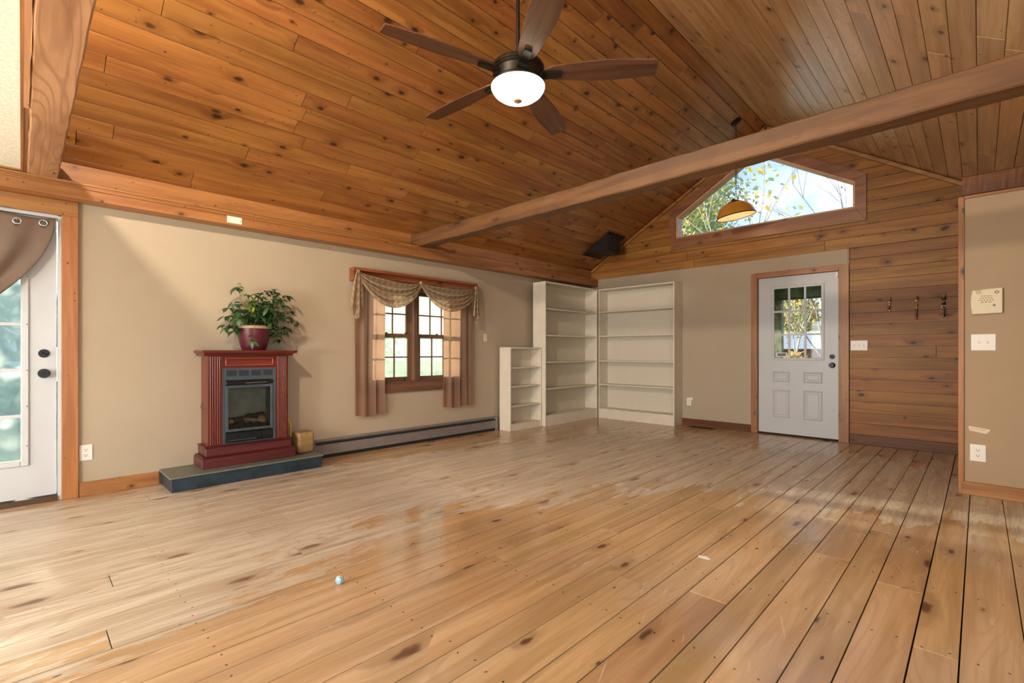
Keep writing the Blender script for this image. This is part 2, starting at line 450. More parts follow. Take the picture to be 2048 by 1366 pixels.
# ---------------------------------------------------------------- mesh builder
class MB:
    def __init__(s):
        s.v = []
        s.f = []
        s.uv = None

    def quad(s, a, b, c, d):
        i = len(s.v)
        s.v += [tuple(a), tuple(b), tuple(c), tuple(d)]
        s.f.append((i, i + 1, i + 2, i + 3))
        return s

    def box(s, x0, x1, y0, y1, z0, z1):
        if x0 > x1: x0, x1 = x1, x0
        if y0 > y1: y0, y1 = y1, y0
        if z0 > z1: z0, z1 = z1, z0
        i = len(s.v)
        s.v += [(x0, y0, z0), (x1, y0, z0), (x1, y1, z0), (x0, y1, z0), (x0, y0, z1), (x1, y0, z1), (x1, y1, z1), (x0, y1, z1)]
        s.f += [tuple(i + j for j in q) for q in ((3, 2, 1, 0), (4, 5, 6, 7), (0, 1, 5, 4), (1, 2, 6, 5), (2, 3, 7, 6), (3, 0, 4, 7))]
        return s

    def prism(s, poly, axis, a, b):
        """poly: list of 2D points; axis: extrusion axis; points fill the other two axes in order"""
        n = len(poly)
        i = len(s.v)

        def P(p, t):
            if axis == 'x': return (t, p[0], p[1])
            if axis == 'y': return (p[0], t, p[1])
            return (p[0], p[1], t)
        s.v += [P(p, a) for p in poly] + [P(p, b) for p in poly]
        s.f.append(tuple(range(i, i + n)))
        s.f.append(tuple(range(i + 2 * n - 1, i + n - 1, -1)))
        for j in range(n):
            q = (j + 1) % n
            s.f.append((i + q, i + j, i + n + j, i + n + q))
        return s

    def cyl(s, p0, p1, r0, r1=None, n=12, cap=True):
        r1 = r0 if r1 is None else r1
        p0 = Vector(p0); p1 = Vector(p1)
        ax = (p1 - p0).normalized()
        u = ax.orthogonal().normalized()
        w = ax.cross(u)
        i = len(s.v)
        for p, r in ((p0, r0), (p1, r1)):
            for j in range(n):
                t = 2 * pi * j / n
                s.v.append(tuple(p + u * (r * cos(t)) + w * (r * sin(t))))
        for j in range(n):
            q = (j + 1) % n
            s.f.append((i + j, i + q, i + n + q, i + n + j))
        if cap:
            s.f.append(tuple(range(i + n - 1, i - 1, -1)))
            s.f.append(tuple(range(i + n, i + 2 * n)))
        return s

    def tube(s, pts, r, n=6):
        pts = [Vector(p) for p in pts]
        rs = r if isinstance(r, (list, tuple)) else [r] * len(pts)
        i = len(s.v)
        u = None
        for a, p in enumerate(pts):
            t = (pts[min(a + 1, len(pts) - 1)] - pts[max(a - 1, 0)]).normalized()
            u = (t.orthogonal() if u is None else (u - t * u.dot(t))).normalized()
            w = t.cross(u)
            for j in range(n):
                q = 2 * pi * j / n
                s.v.append(tuple(p + u * (rs[a] * cos(q)) + w * (rs[a] * sin(q))))
        for a in range(len(pts) - 1):
            for j in range(n):
                q = (j + 1) % n
                s.f.append((i + a * n + j, i + a * n + q, i + (a + 1) * n + q, i + (a + 1) * n + j))
        s.f.append(tuple(range(i + n - 1, i - 1, -1)))
        e = i + (len(pts) - 1) * n
        s.f.append(tuple(range(e, e + n)))
        return s

    def lathe(s, prof, n=32, c=(0, 0, 0), cap=True):
        """prof: list of (r,z) going up or down; axis z"""
        i = len(s.v)
        for r, z in prof:
            for j in range(n):
                t = 2 * pi * j / n
                s.v.append((c[0] + r * cos(t), c[1] + r * sin(t), c[2] + z))
        for a in range(len(prof) - 1):
            for j in range(n):
                q = (j + 1) % n
                s.f.append((i + a * n + j, i + a * n + q, i + (a + 1) * n + q, i + (a + 1) * n + j))
        if cap:
            s.f.append(tuple(range(i + n - 1, i - 1, -1)))
            e = i + (len(prof) - 1) * n
            s.f.append(tuple(range(e, e + n)))
        return s

    def torus(s, c, R, r, axis='x', n=20, m=8):
        i = len(s.v)
        for a in range(n):
            t = 2 * pi * a / n
            for b in range(m):
                q = 2 * pi * b / m
                p = ((R + r * cos(q)) * cos(t), (R + r * cos(q)) * sin(t), r * sin(q))
                p = {'x': (p[2], p[0], p[1]), 'y': (p[0], p[2], p[1]), 'z': p}[axis]
                s.v.append((c[0] + p[0], c[1] + p[1], c[2] + p[2]))
        for a in range(n):
            for b in range(m):
                s.f.append((i + a * m + b, i + ((a + 1) % n) * m + b, i + ((a + 1) % n) * m + (b + 1) % m, i + a * m + (b + 1) % m))
        return s

    def sphere(s, c, r, n=12, m=8, sc_=(1, 1, 1)):
        prof = []
        for a in range(m + 1):
            t = -pi / 2 + pi * a / m
            prof.append((max(.0005, r * cos(t)), r * sin(t)))
        i = len(s.v)
        s.lathe(prof, n)
        for j in range(i, len(s.v)):
            v = s.v[j]
            s.v[j] = (c[0] + v[0] * sc_[0], c[1] + v[1] * sc_[1], c[2] + v[2] * sc_[2])
        return s

    def grid(s, fn, nu, nv, uvfn=None, skip=None):
        i = len(s.v)
        uvs = []
        for a in range(nu + 1):
            for b in range(nv + 1):
                s.v.append(tuple(fn(a / nu, b / nv)))
                uvs.append(uvfn(a / nu, b / nv) if uvfn else (a / nu, b / nv))
        s.uv = (s.uv or []) + uvs
        for a in range(nu):
            for b in range(nv):
                if skip and skip(s.v[i + a * (nv + 1) + b]):
                    continue
                s.f.append((i + a * (nv + 1) + b, i + (a + 1) * (nv + 1) + b, i + (a + 1) * (nv + 1) + b + 1, i + a * (nv + 1) + b + 1))
        return s

    def mesh(s, name):
        me = bpy.data.meshes.new(name)
        me.from_pydata(s.v, [], s.f)
        if s.uv and len(s.uv) == len(s.v):
            ul = me.uv_layers.new(name='UVMap')
            for lp in me.loops:
                ul.data[lp.index].uv = s.uv[lp.vertex_index]
        return me

    def build(s, name, mat, parent=None, smooth=False, bevel=0, loc=None, rot=None, solid=0, seg=1):
        me = s.mesh(name)
        o = bpy.data.objects.new(name, me)
        col.objects.link(o)
        if mat:
            me.materials.append(mat)
        if smooth:
            for p in me.polygons:
                p.use_smooth = True
            if smooth != 'all':
                me.set_sharp_from_angle(angle=radians(40))
        if parent:
            o.parent = parent
        if loc:
            o.location = loc
        if rot:
            o.rotation_euler = rot
        if solid:
            md = o.modifiers.new('solid', 'SOLIDIFY')
            md.thickness = solid
            md.offset = 0
        if bevel:
            md = o.modifiers.new('bevel', 'BEVEL')
            md.width = bevel
            md.segments = seg
            md.limit_method = 'ANGLE'
        return o


def sheet(x0, x1, y0, y1, z0, z1):
    """one glass sheet in the mid-plane of the given thin box"""
    if abs(x1 - x0) < abs(y1 - y0):
        x = (x0 + x1) / 2
        return MB().quad((x, y0, z0), (x, y1, z0), (x, y1, z1), (x, y0, z1))
    y = (y0 + y1) / 2
    return MB().quad((x0, y, z0), (x1, y, z0), (x1, y, z1), (x0, y, z1))


def B(*a):
    return MB().box(*a)


def tag(o, label=None, cat=None, group=None, kind=None):
    if label: o['label'] = label
    if cat: o['category'] = cat
    if group: o['group'] = group
    if kind: o['kind'] = kind
    return o


def empty(name, loc, label, cat, group=None, kind=None, rot=None):
    o = bpy.data.objects.new(name, None)
    o.empty_display_size = .1
    col.objects.link(o)
    o.location = loc
    if rot:
        o.rotation_euler = rot
    return tag(o, label, cat, group, kind)


def put(o, parent):
    """parent keeping world placement when the parent is an unrotated empty"""
    o.parent = parent
    o.matrix_parent_inverse = Matrix.Translation(parent.location).inverted()
    return o


def part(mb, name, mat, parent, **kw):
    """mb given in world metres, parent an unrotated Empty/mesh at parent.location"""
    o = mb.build(name, mat, None, **kw)
    return put(o, parent)


def sub(mb, name, mat, par, **kw):
    o = mb.build(name, mat, None, **kw)
    o.parent = par
    o.matrix_parent_inverse = Matrix.Identity(4)
    return o


# ================================================================ STRUCTURE
RX, RZ = 2.813, 4.080           # ridge
PL, PR = .5724, .637             # roof pitches
XR = 5.64                       # right wall
YR = -11.5                      # rear wall
zl = lambda x: RZ - PL * (RX - x)
zr = lambda x: RZ - PR * (x - RX)


def plank_mesh(L, Wd, T, ch=.0022, ends=None):
    """plank lying in local x (length) / y (width), face at z=T, chamfered long edges, ends = 4 x-values for slanted cuts"""
    a = L / 2; b = Wd / 2
    e = ends or (-a, -a, a, a)      # x at (left,y=-b),(left,y=+b),(right,y=-b),(right,y=+b)
    g = .0018
    v = [(e[0] + g, -b, 0), (e[2] - g, -b, 0), (e[3] - g, b, 0), (e[1] + g, b, 0),
         (e[0] + g, -b, T - ch), (e[2] - g, -b, T - ch), (e[3] - g, b, T - ch), (e[1] + g, b, T - ch),
         (e[0] + g + ch * .5, -b + ch, T), (e[2] - g - ch * .5, -b + ch, T), (e[3] - g - ch * .5, b - ch, T), (e[1] + g + ch * .5, b - ch, T)]
    f = [(3, 2, 1, 0), (0, 1, 5, 4), (1, 2, 6, 5), (2, 3, 7, 6), (3, 0, 4, 7), (4, 5, 9, 8), (5, 6, 10, 9), (6, 7, 11, 10), (7, 4, 8, 11), (8, 9, 10, 11)]
    me = bpy.data.meshes.new('plank')
    me.from_pydata(v, [], f)
    return me


def plank(parent, mat, origin, ex, ey, L, Wd, T, ends=None, jitter=0.0, ch=.0015):
    """origin: centre of the back face; ex length dir, ey width dir"""
    ex = Vector(ex).normalized(); ey = Vector(ey).normalized(); ez = ex.cross(ey)
    me = plank_mesh(L, Wd, T, ch, ends)
    me.materials.append(mat)
    o = bpy.data.objects.new('plank', me)
    col.objects.link(o)
    p = Vector(origin) + ez * jitter
    o.matrix_world = Matrix(((ex.x, ey.x, ez.x, p.x), (ex.y, ey.y, ez.y, p.y), (ex.z, ey.z, ez.z, p.z), (0, 0, 0, 1)))
    o.parent = parent
    return o


def splits(a, b, lo, hi, rng):
    c = [a]
    t = a - rng.uniform(0, hi * .7)
    while True:
        t += rng.uniform(lo, hi)
        if t > b - .25:
            break
        if t > a + .25:
            c.append(t)
    c.append(b)
    return c


# ---- floor
fl = tag(B(-.14, XR + .2, YR - .14, .14, -.16, -.022).build('floor', M['subfloor']), 'worn pine plank floor with bleached traffic path and orange varnish', 'floor', kind='structure')
P = .299
xb = []
kk = -14
while True:
    a0 = 3.755 + kk * P
    for q in (a0, a0 + .128):
        xb.append(q)
    kk += 1
    if a0 > XR: break
xb = [q for q in sorted(xb) if -.02 < q < XR]
xb = [0.0] + [q for q in xb if q > .04] + [XR]
rf = random.Random(5)
for i in range(len(xb) - 1):
    x0, x1 = xb[i], xb[i + 1]
    g = rf.choice([.0032, .004, .0048, .0058])
    cs = splits(-9.4, -.002, 1.4, 4.2, rf)
    for j in range(len(cs) - 1):
        L = cs[j + 1] - cs[j]
        plank(fl, M['floor'], ((x0 + x1) / 2, (cs[j] + cs[j + 1]) / 2, -.022), (0, 1, 0), (-1, 0, 0), L, x1 - x0 - g, .022, jitter=rf.uniform(-.0008, .0003), ch=.0007)

# ---- ceiling (vault): backing slab + planks
cm = MB()
cm.prism([(-.2, zl(-.2) + .03), (RX, RZ + .03), (XR + .25, zr(XR + .25) + .03), (XR + .25, zr(XR + .25) + .2), (RX, RZ + .2), (-.2, zl(-.2) + .2)], 'y', YR - .14, .16)
ce = tag(cm.build('ceiling', M['ceil_slab']), 'vaulted knotty pine plank ceiling with a straight ridge', 'ceiling', kind='structure')
PW = .132
rc = random.Random(21)
sl_l = sqrt(1 + PL * PL); sl_r = sqrt(1 + PR * PR)
nL = Vector((PL, 0, -1)).normalized()      # inward normal left slope
uL = Vector((1, 0, PL)).normalized()
uR = Vector((1, 0, -PR)).normalized()
Y0 = -7.15
for side in (0, 1):
    u = uL if side == 0 else uR
    ln = RX * sl_l if side == 0 else (XR - RX) * sl_r
    start = Vector((RX, 0, RZ))
    step = -1 if side == 0 else 1
    nrow = int(ln / PW) + 1
    for i in range(nrow):
        s0 = i * PW; s1 = min(ln, s0 + PW)
        if s1 - s0 < .02: continue
        mid = start + u * (step * (s0 + s1) / 2)
        cs = splits(Y0, 0.0, .7, 3.4, rc)
        for j in range(len(cs) - 1):
            L = cs[j + 1] - cs[j]
            ey = Vector((1, 0, PL if side == 0 else -PR)).normalized()
            # inward face: ex x ey must point inward (down)
            ex = Vector((0, 1, 0))
            if ex.cross(ey).z > 0: ey = -ey
            nrm = ex.cross(ey)
            o = mid + Vector((0, (cs[j] + cs[j + 1]) / 2, 0)) - nrm * .018
            plank(ce, M['ceil'] if side == 0 else M['ceil_glare'], o, ex, ey, L, s1 - s0 - .0038, .018, jitter=rc.uniform(-.0012, .0006))

# ---- left wall with door and window openings
DY0, DY1, DZ = -7.625, -6.695, 2.085
WY0, WY1, WZ0, WZ1 = -4.30, -2.90, .72, 1.84
wm = MB()
for a, b_, c, e in ((YR, DY0, 0, 2.46), (DY0, DY1, DZ, 2.46), (DY1, WY0, 0, 2.46), (WY0, WY1, 0, WZ0), (WY0, WY1, WZ1, 2.46), (WY1, .14, 0, 2.46)):
    wm.box(-.14, 0, a, b_, c - (.02 if c == 0 else 0), e)
wl = tag(wm.build('wall_left', M['paint']), 'beige painted wall holding the curtained window and fireplace', 'wall', kind='structure')
# frieze, box trim and cap mouldings along the left wall
tr = tag(B(.0, .154, YR, 0, 2.196, 2.300).build('trim_1', M['pineY'], bevel=.003), 'orange pine box beam running along the top of the left wall', 'trim', kind='structure')
part(B(0, .16, YR, 0, 2.300, 2.314), 'cap_board', M['pineY'], tr, bevel=.002)
part(B(.1545, .164, YR, 0, 2.270, 2.283), 'bead_moulding', M['pineY'], tr, bevel=.002)
part(B(0, .022, -6.72, 0, 2.3145, 2.478), 'frieze_board', M['pineY'], tr)

# ---- back wall: drywall lower left, plank siding
bw = MB()
bw.box(-.14, 2.66, .0, .14, -.02, 2.33)
bw.box(2.66, 3.722, .0, .14, 2.10, 2.33)
bw.box(3.66, XR + .2, .021, .14, -.02, 2.10)
bw.box(3.722, XR + .2, .021, .14, 2.10, 2.33)
wb = tag(bw.build('wall_back', M['paint']), 'end wall of beige drywall and pine siding with gable window above', 'wall', kind='structure')
# gable backing with pentagon window hole
GW = [(1.556, 2.780), (3.784, 2.780), (3.784, 3.105), (2.66, 3.785), (1.556, 3.112)]
gb = MB()
gb.prism([(-.1, 2.33), (XR + .1, 2.33), (XR + .1, 2.36), (3.784, 2.78), (1.556, 2.78), (-.1, 2.40)], 'y', .02, .12)
gb.prism([(-.1, 2.40), (1.556, 2.78), (1.556, 3.112), (2.66, 3.785), (RX, RZ + .02)], 'y', .02, .12)
gb.prism([(XR + .1, 2.36), (RX, RZ + .02), (2.66, 3.785), (3.784, 3.105), (3.784, 2.78)], 'y', .02, .12)
go = gb.build('backing', M['subfloor'], wb)
RH = .12975
rg = random.Random(31)


def gx_left(z):
    return max(.0, RX - (RZ - z) / PL)


def gx_right(z):
    return min(XR, RX + (RZ - z) / PR)


def win_l(z):
    if z <= 2.78 or z >= 3.785: return None
    return 1.50 if z < 3.112 else 1.50 + (z - 3.112) / (3.785 - 3.112) * (2.66 - 1.556)


def win_r(z):
    if z <= 2.78 or z >= 3.785: return None
    return 3.84 if z < 3.105 else 3.84 - (z - 3.105) / (3.785 - 3.105) * (3.784 - 2.66)


def siding(xa0, xa1, xb0, xb1, z0, z1):
    """board between left edge (xa0 at z0, xa1 at z1) and right edge (xb0, xb1)"""
    if min(xb0, xb1) - max(xa0, xa1) < .02 and max(xb0 - xa0, xb1 - xa1) < .05:
        return
    lo, hi = max(xa0, xa1), min(xb0, xb1)
    cuts = splits(lo, hi, 1.2, 3.4, rg) if hi - lo > .9 else [lo, hi]
    for j in range(len(cuts) - 1):
        l0, l1 = (xa0, xa1) if j == 0 else (cuts[j], cuts[j])
        r0, r1 = (xb0, xb1) if j == len(cuts) - 2 else (cuts[j + 1], cuts[j + 1])
        c = (l0 + l1 + r0 + r1) / 4
        plank(wb, M['gable'], (c, .02, (z0 + z1) / 2), (1, 0, 0), (0, 0, 1), r0 - l0, z1 - z0 - .003, .022 if z0 < 2.31 else .03, ends=(l0 - c, l1 - c, r0 - c, r1 - c), jitter=rg.uniform(-.0012, .0005))


zr0 = .112
for i in range(40):
    z0 = zr0 + i * RH
    z1 = z0 + RH
    if z0 > RZ - .02: break
    if z0 < 2.31:
        siding(3.722, 3.722, XR, XR, z0, z1)
        continue
    z1c = min(z1, RZ - .005)
    L0, L1, R0, R1 = gx_left(z0), gx_left(z1c), gx_right(z0), gx_right(z1c)
    zm0, zm1 = z0 + .001, z1c - .001
    wl0, wl1 = win_l(zm0), win_l(zm1)
    if wl0 is None and wl1 is None:
        siding(L0, L1, R0, R1, z0, z1c)
    else:
        a0 = wl0 if wl0 is not None else (wl1 if zm0 < 2.79 else 2.66)
        a1 = wl1 if wl1 is not None else 2.66
        b0 = win_r(zm0) if wl0 is not None else (win_r(zm1) if zm0 < 2.79 else 2.66)
        b1 = win_r(zm1) if wl1 is not None else 2.66
        siding(L0, L1, a0, a1, z0, z1c)
        siding(b0, b1, R0, R1, z0, z1c)

# rake mouldings where gable meets ceiling
for nm, xa, za, xc, zc in (('trim_2', .03, zl(.03), RX, RZ), ('trim_3', RX, RZ, XR, zr(XR))):
    n = Vector((-(zc - za), 0, xc - xa)).normalized()
    t_ = .042
    mb = MB()
    mb.prism([(xa, za - .012), (xc, zc - .012), (xc - n.x * t_, zc - .012 - n.z * t_), (xa - n.x * t_, za - .012 - n.z * t_)], 'y', -.045, -.0105)
    tag(mb.build(nm, M['pineX'], bevel=.004), 'pine rake moulding on the %s slope of the gable' % ('window-wall' if nm == 'trim_2' else 'hook-wall'), 'trim', kind='structure')

# ---- right and rear walls (out of view) with openings added for the fill lights
rw = MB()
for a, b_, c, e in ((YR, -8.3, 0, 2.4), (-8.3, -4.9, 0, .55), (-8.3, -4.9, 2.05, 2.4), (-4.9, .14, 0, 2.4)):
    rw.box(XR, XR + .14, a, b_, c - (.02 if c == 0 else 0), e)
tag(rw.build('wall_right', M['paint2']), 'tan painted wall on the right with a wide opening added for fill light', 'wall', kind='structure')
rr = MB()
for a, b_, c, e in ((-.14, .8, 0, 2.3), (.8, 5.0, 0, .4), (.8, 5.0, 2.1, 2.3), (5.0, XR + .14, 0, 2.3)):
    rr.box(a, b_, YR - .14, YR, c - (.02 if c == 0 else 0), e)
rr.prism([(-.14, 2.3), (XR + .14, 2.3), (XR + .14, zr(XR)), (RX, RZ + .03), (-.14, zl(-.1))], 'y', YR - .14, YR)
tag(rr.build('wall_rear', M['paint2']), 'tan wall behind the viewer with a wide opening added for fill light', 'wall', kind='structure')

# ---- tie beams

def rough_beam(name, x0, x1, y0, y1, z0, z1, mat, label, seed, wob=.004):
    r_ = random.Random(seed)
    n_ = 48
    L_ = x1 - x0
    ring = []
    for q in range(n_ + 1):
        xx = -L_ / 2 + L_ * q / n_
        b_ = [(-(y1 - y0) / 2, -(z1 - z0) / 2), ((y1 - y0) / 2, -(z1 - z0) / 2), ((y1 - y0) / 2, (z1 - z0) / 2), (-(y1 - y0) / 2, (z1 - z0) / 2)]
        pts = []
        for (yy, zz) in b_:
            cx_ = .008
            sy_ = 1 if yy > 0 else -1
            sz_ = 1 if zz > 0 else -1
            jy, jz = r_.uniform(-wob, wob), r_.uniform(-wob, wob)
            if sz_ * sy_ > 0:
                pts += [(xx, yy + jy - 0, zz - sz_ * cx_ + jz), (xx, yy - sy_ * cx_ + jy, zz + jz)]
            else:
                pts += [(xx, yy - sy_ * cx_ + jy, zz + jz), (xx, yy + jy, zz - sz_ * cx_ + jz)]
        ring.append(pts)
    mb = MB()
    for pts in ring: mb.v += pts
    for q in range(n_):
        for j in range(8):
            mb.f.append((q * 8 + j, (q + 1) * 8 + j, (q + 1) * 8 + (j + 1) % 8, q * 8 + (j + 1) % 8))
    mb.f.append(tuple(range(7, -1, -1)))
    mb.f.append(tuple(range(n_ * 8, n_ * 8 + 8)))
    mb.f = [tuple(reversed(f_)) for f_ in mb.f]
    o = mb.build(name, mat, loc=((x0 + x1) / 2, (y0 + y1) / 2, (z0 + z1) / 2))
    for p_ in o.data.polygons: p_.use_smooth = False
    return tag(o, label, 'beam', kind='structure')


rough_beam('beam_1', .02, XR, -3.69, -3.545, 2.312, 2.462, M['beam'], 'long brown tie beam crossing the vault in front of the gable', 2)
rough_beam('beam_2', .02, XR, -6.872, -6.718, 2.312, 2.462, M['oldbeam'], 'weathered rough-sawn beam at the left edge of the vault', 9, .003)
# loft deck behind the near beam: tile underside with wood edging
lo = tag(B(.16, XR, YR, -6.905, 2.33, 2.345).build('ceiling_loft', M['tile']), 'cream acoustic tile soffit beside the weathered beam', 'ceiling', kind='structure')
part(B(.16, XR, -6.905, -6.893, 2.318, 2.36), 'edge_strip', M['pineX'], lo)
part(B(.16, 1.40, -6.893, -6.874, 2.322, 2.36), 'edge_strip', M['pineX'], lo)
part(B(1.40, XR, -6.893, -6.874, 2.312, 2.36), 'edge_strip', M['blond'], lo)
part(B(0, .16, YR, -6.874, 2.318, 2.36), 'edge_board', M['pineY'], lo)

# ---- partition on the right
pm = MB().box(4.745, XR, -1.853, -1.74, 0, 2.255)
pw = tag(pm.build('wall_partition', M['paint2']), 'tan painted partition at the right with wood corner strip', 'wall', kind='structure')
part(B(4.713, 4.747, -1.868, -1.735, 0, 2.272), 'corner_strip', M['pineZ'], pw, bevel=.002)
part(B(4.747, XR, -1.862, -1.74, 2.2555, 2.275), 'top_strip', M['pineX'], pw)
o = rough_beam('beam_3', 4.735, XR, -1.853, -1.745, 2.278, 2.43, M['darkpineX'], 'dark header beam above the tan partition', 12, .001)

# ---- baseboards
def bb(name, mb, mat, label):
    return tag(mb.build(name, mat, bevel=.003), label, 'baseboard', kind='structure')


bb('baseboard_left', B(.001, .02, -6.60, -6.112, .0, .105), M['pineY'], 'scuffed pine baseboard between glass door and hearth')
bb('baseboard_back', B(1.655, 2.622, -.019, -.001, .0, .10), M['darkpineX'], 'dark pine baseboard between bookcase and entry door')
bb('baseboard_back_right', B(3.724, 4.9, -.021, -.003, .0, .112), M['darkpineX'], 'dark pine baseboard under the hook wall planks')
bb('baseboard_right', B(4.735, XR, -1.874, -1.8545, .0, .098), M['pineX'], 'orange pine baseboard under the tan partition')

# ================================================================ WINDOW IN LEFT WALL
w1 = empty('window_1', (0, -3.6, .72), 'paired double hung wood windows behind brown curtains', 'window', kind='structure')
WM = wood('window_wood', '#7d5b45', '#614535', axis='Z', kdens=.1, var=.06, pin=False)
WMy = wood('window_wood_y', '#7d5b45', '#614535', axis='Y', kdens=.25, var=.06)
# jamb liner and casing
part(B(-.13, .0, WY0, WY0 + .025, WZ0, WZ1), 'jamb', WM, w1)
part(B(-.13, .0, WY1 - .025, WY1, WZ0, WZ1), 'jamb', WM, w1)
part(B(-.13, .0, WY0 + .025, WY1 - .025, WZ1 - .025, WZ1), 'head_jamb', WMy, w1)
part(B(-.13, .0, WY0 + .025, WY1 - .025, WZ0, WZ0 + .02), 'sill', WMy, w1)
part(B(.001, .02, WY0 - .08, WY0, WZ0 - .1, WZ1 + .09), 'casing', WM, w1)
part(B(.001, .02, WY1, WY1 + .08, WZ0 - .1, WZ1 + .09), 'casing', WM, w1)
part(B(.001, .02, WY0, WY1, WZ1, WZ1 + .09), 'casing', WMy, w1)
part(B(.001, .022, WY0, WY1, WZ0 - .105, WZ0 + .005), 'apron', WMy, w1, bevel=.002)
part(B(-.13, .012, -3.638, -3.562, WZ0 + .02, WZ1 - .025), 'mullion', WM, w1, bevel=.002)
part(B(.012, .018, -3.606, -3.594, WZ0 + .02, WZ1 - .025), 'mullion_bead', WM, w1)


def sash(name, y0, y1, z0, z1, xc, stile, botr, topr):
    s = part(MB().box(xc - .016, xc + .016, y0, y0 + stile, z0, z1).box(xc - .016, xc + .016, y1 - stile, y1, z0, z1)
             .box(xc - .016, xc + .016, y0 + stile, y1 - stile, z0, z0 + botr).box(xc - .016, xc + .016, y0 + stile, y1 - stile, z1 - topr, z1), name, WM, w1)
    gy0, gy1, gz0, gz1 = y0 + stile, y1 - stile, z0 + botr, z1 - topr
    zm = (gz0 + gz1) / 2
    ys = [gy0 + (gy1 - gy0) * q / 3 for q in range(4)]
    for q in (1, 2):
        sub(B(xc - .01, xc + .012, ys[q] - .007, ys[q] + .007, gz0, gz1), 'muntin', WM, s)
    for q in range(3):
        a, b_ = ys[q] + (.007 if q else 0), ys[q + 1] - (.007 if q < 2 else 0)
        sub(B(xc - .01, xc + .012, a, b_, zm - .007, zm + .007), 'muntin', WM, s)
        for c, d_ in ((gz0, zm - .007), (zm + .007, gz1)):
            sub(sheet(xc - .003, xc + .001, a, b_, c, d_), 'pane', M['glassfrost'], s)
    return s


for (a, b_) in ((WY0 + .025, -3.638), (-3.562, WY1 - .025)):
    sash('upper_sash', a, b_, 1.255, WZ1 - .027, -.095, .052, .04, .045)
    sash('lower_sash', a, b_, WZ0 + .022, 1.298, -.058, .052, .048, .042)
    for yy in ((a + .30, b_ - .08) if a < -4 else (a + .30,)):
        part(MB().cyl((-.045, yy, 1.298), (-.045, yy, 1.308), .012, n=10).box(-.052, -.038, yy - .005, yy + .03, 1.306, 1.312), 'sash_lock', M['black'], w1)
    part(B(-.043, -.03, (a + b_) / 2 - .04 + (.12 if a < -4 else -.12), (a + b_) / 2 + .04 + (.12 if a < -4 else -.12), WZ0 + .035, WZ0 + .043), 'sash_lift', WMy, w1)

# valance shelf
vb = empty('window_cornice', (0.05, -3.57, 1.97), 'narrow reddish wood cornice shelf above the curtained window', 'cornice')
VW = wood('cornice_wood', '#9c5d35', '#7d4425', axis='Y', kdens=.35, var=.05)
part(B(.001, .10, -4.45, -2.70, 1.955, 1.985), 'top_board', VW, vb, bevel=.002)
part(B(.001, .10, -4.45, -4.43, 1.85, 1.955), 'end_board', VW, vb)
part(B(.001, .10, -2.72, -2.70, 1.85, 1.955), 'end_board', VW, vb)
part(B(.0205, .03, -4.43, -2.72, 1.90, 1.955), 'back_strip', VW, vb)


def drape(name, y0, y1, z0, z1, x0, amp, waves, label, mat, seed, gap=0):
    r_ = random.Random(seed)
    ph = r_.uniform(0, 6)

    def fn(u, v):
        y = y0 + (y1 - y0) * u
        z = z1 + (z0 - z1) * v
        a = amp * (.45 + .75 * v)
        x = x0 + a * sin(u * waves * 2 * pi + ph + .6 * sin(u * 7 + ph)) + .35 * a * sin(u * waves * 4.3 * pi + 1.3 * ph + v * 1.2)
        yy = y + .012 * sin(u * waves * 2 * pi + ph + 1.2) * (.4 + v)
        zz = z + (.012 * sin(u * 9 + ph) if v > .98 else 0)
        return (x, yy, zz)
    o = MB().grid(fn, 90, 24).build(name, mat, smooth='all')
    return tag(o, label, 'curtain', 'brown curtains at the window')


drape('curtain_panel', -4.43, -4.035, .385, 1.90, .055, .015, 3.4, 'brown sheer curtain panel on the fireplace side of the window', M['curtain'], 1)
drape('curtain_panel', -3.245, -2.775, .385, 1.90, .055, .015, 3.8, 'brown sheer curtain panel on the bookcase side of the window', M['curtain'], 4)

# plaid swag valance
sw = empty('swag_valance', (.1, -3.57, 1.9), 'tan plaid swag valance draped in two scoops under the cornice', 'valance')


def swag(ya, za, yb, zb, top, dip):
    def fn(u, v):
        e = 4 * u * (1 - u)
        ee = e ** .75
        z = za + (zb - za) * u - (top + (dip - top) * v ** .9) * ee - v * .025
        fold = sin(v * 2 * pi * 4.5 + .8 * sin(u * 5)) * (.006 + .016 * ee)
        x = .112 + .055 * ee * v + fold
        y = ya + (yb - ya) * u + .012 * sin(v * 9) * (1 - e)
        z += .45 * fold
        return (x, y, z)
    return MB().grid(fn, 48, 54, lambda u, v: (u * .95, v * .62))


put(swag(-4.405, 1.94, -3.607, 1.90, .045, .315).build('scoop', M['plaid'], smooth='all'), sw)
put(swag(-3.607, 1.90, -2.745, 1.92, .045, .30).build('scoop', M['plaid'], smooth='all'), sw)


def tail(y_top, z_top, ycs, zb0, zb1, wtop):
    def fn(u, v):
        yb = ycs[0] + (ycs[1] - ycs[0]) * u
        e = v ** .6
        y = (y_top + (u - .5) * wtop) * (1 - e) + yb * e
        zbot = zb0 + (zb1 - zb0) * abs(u * 2 - 1) ** 1.2
        z = z_top + (zbot - z_top) * v
        x = .130 + .018 * sin(u * 2 * pi * 2.0) * (.3 + e) - .01 * v
        return (x, y, z)
    return MB().grid(fn, 28, 20, lambda u, v: (u * .24, v * .5))


put(tail(-4.405, 1.95, (-4.50, -4.35), 1.43, 1.58, .03).build('tail', M['plaid'], smooth='all'), sw)
put(tail(-2.745, 1.925, (-2.80, -2.685), 1.45, 1.56, .02).build('tail', M['plaid'], smooth='all'), sw)
for yy, zz in ((-4.405, 1.94), (-3.607, 1.90), (-2.745, 1.92)):
    put(MB().sphere((.115, yy, zz - .004), .02, 10, 6, (1, 1.1, 1.2)).build('gather_knot', M['plaid'], smooth='all'), sw)

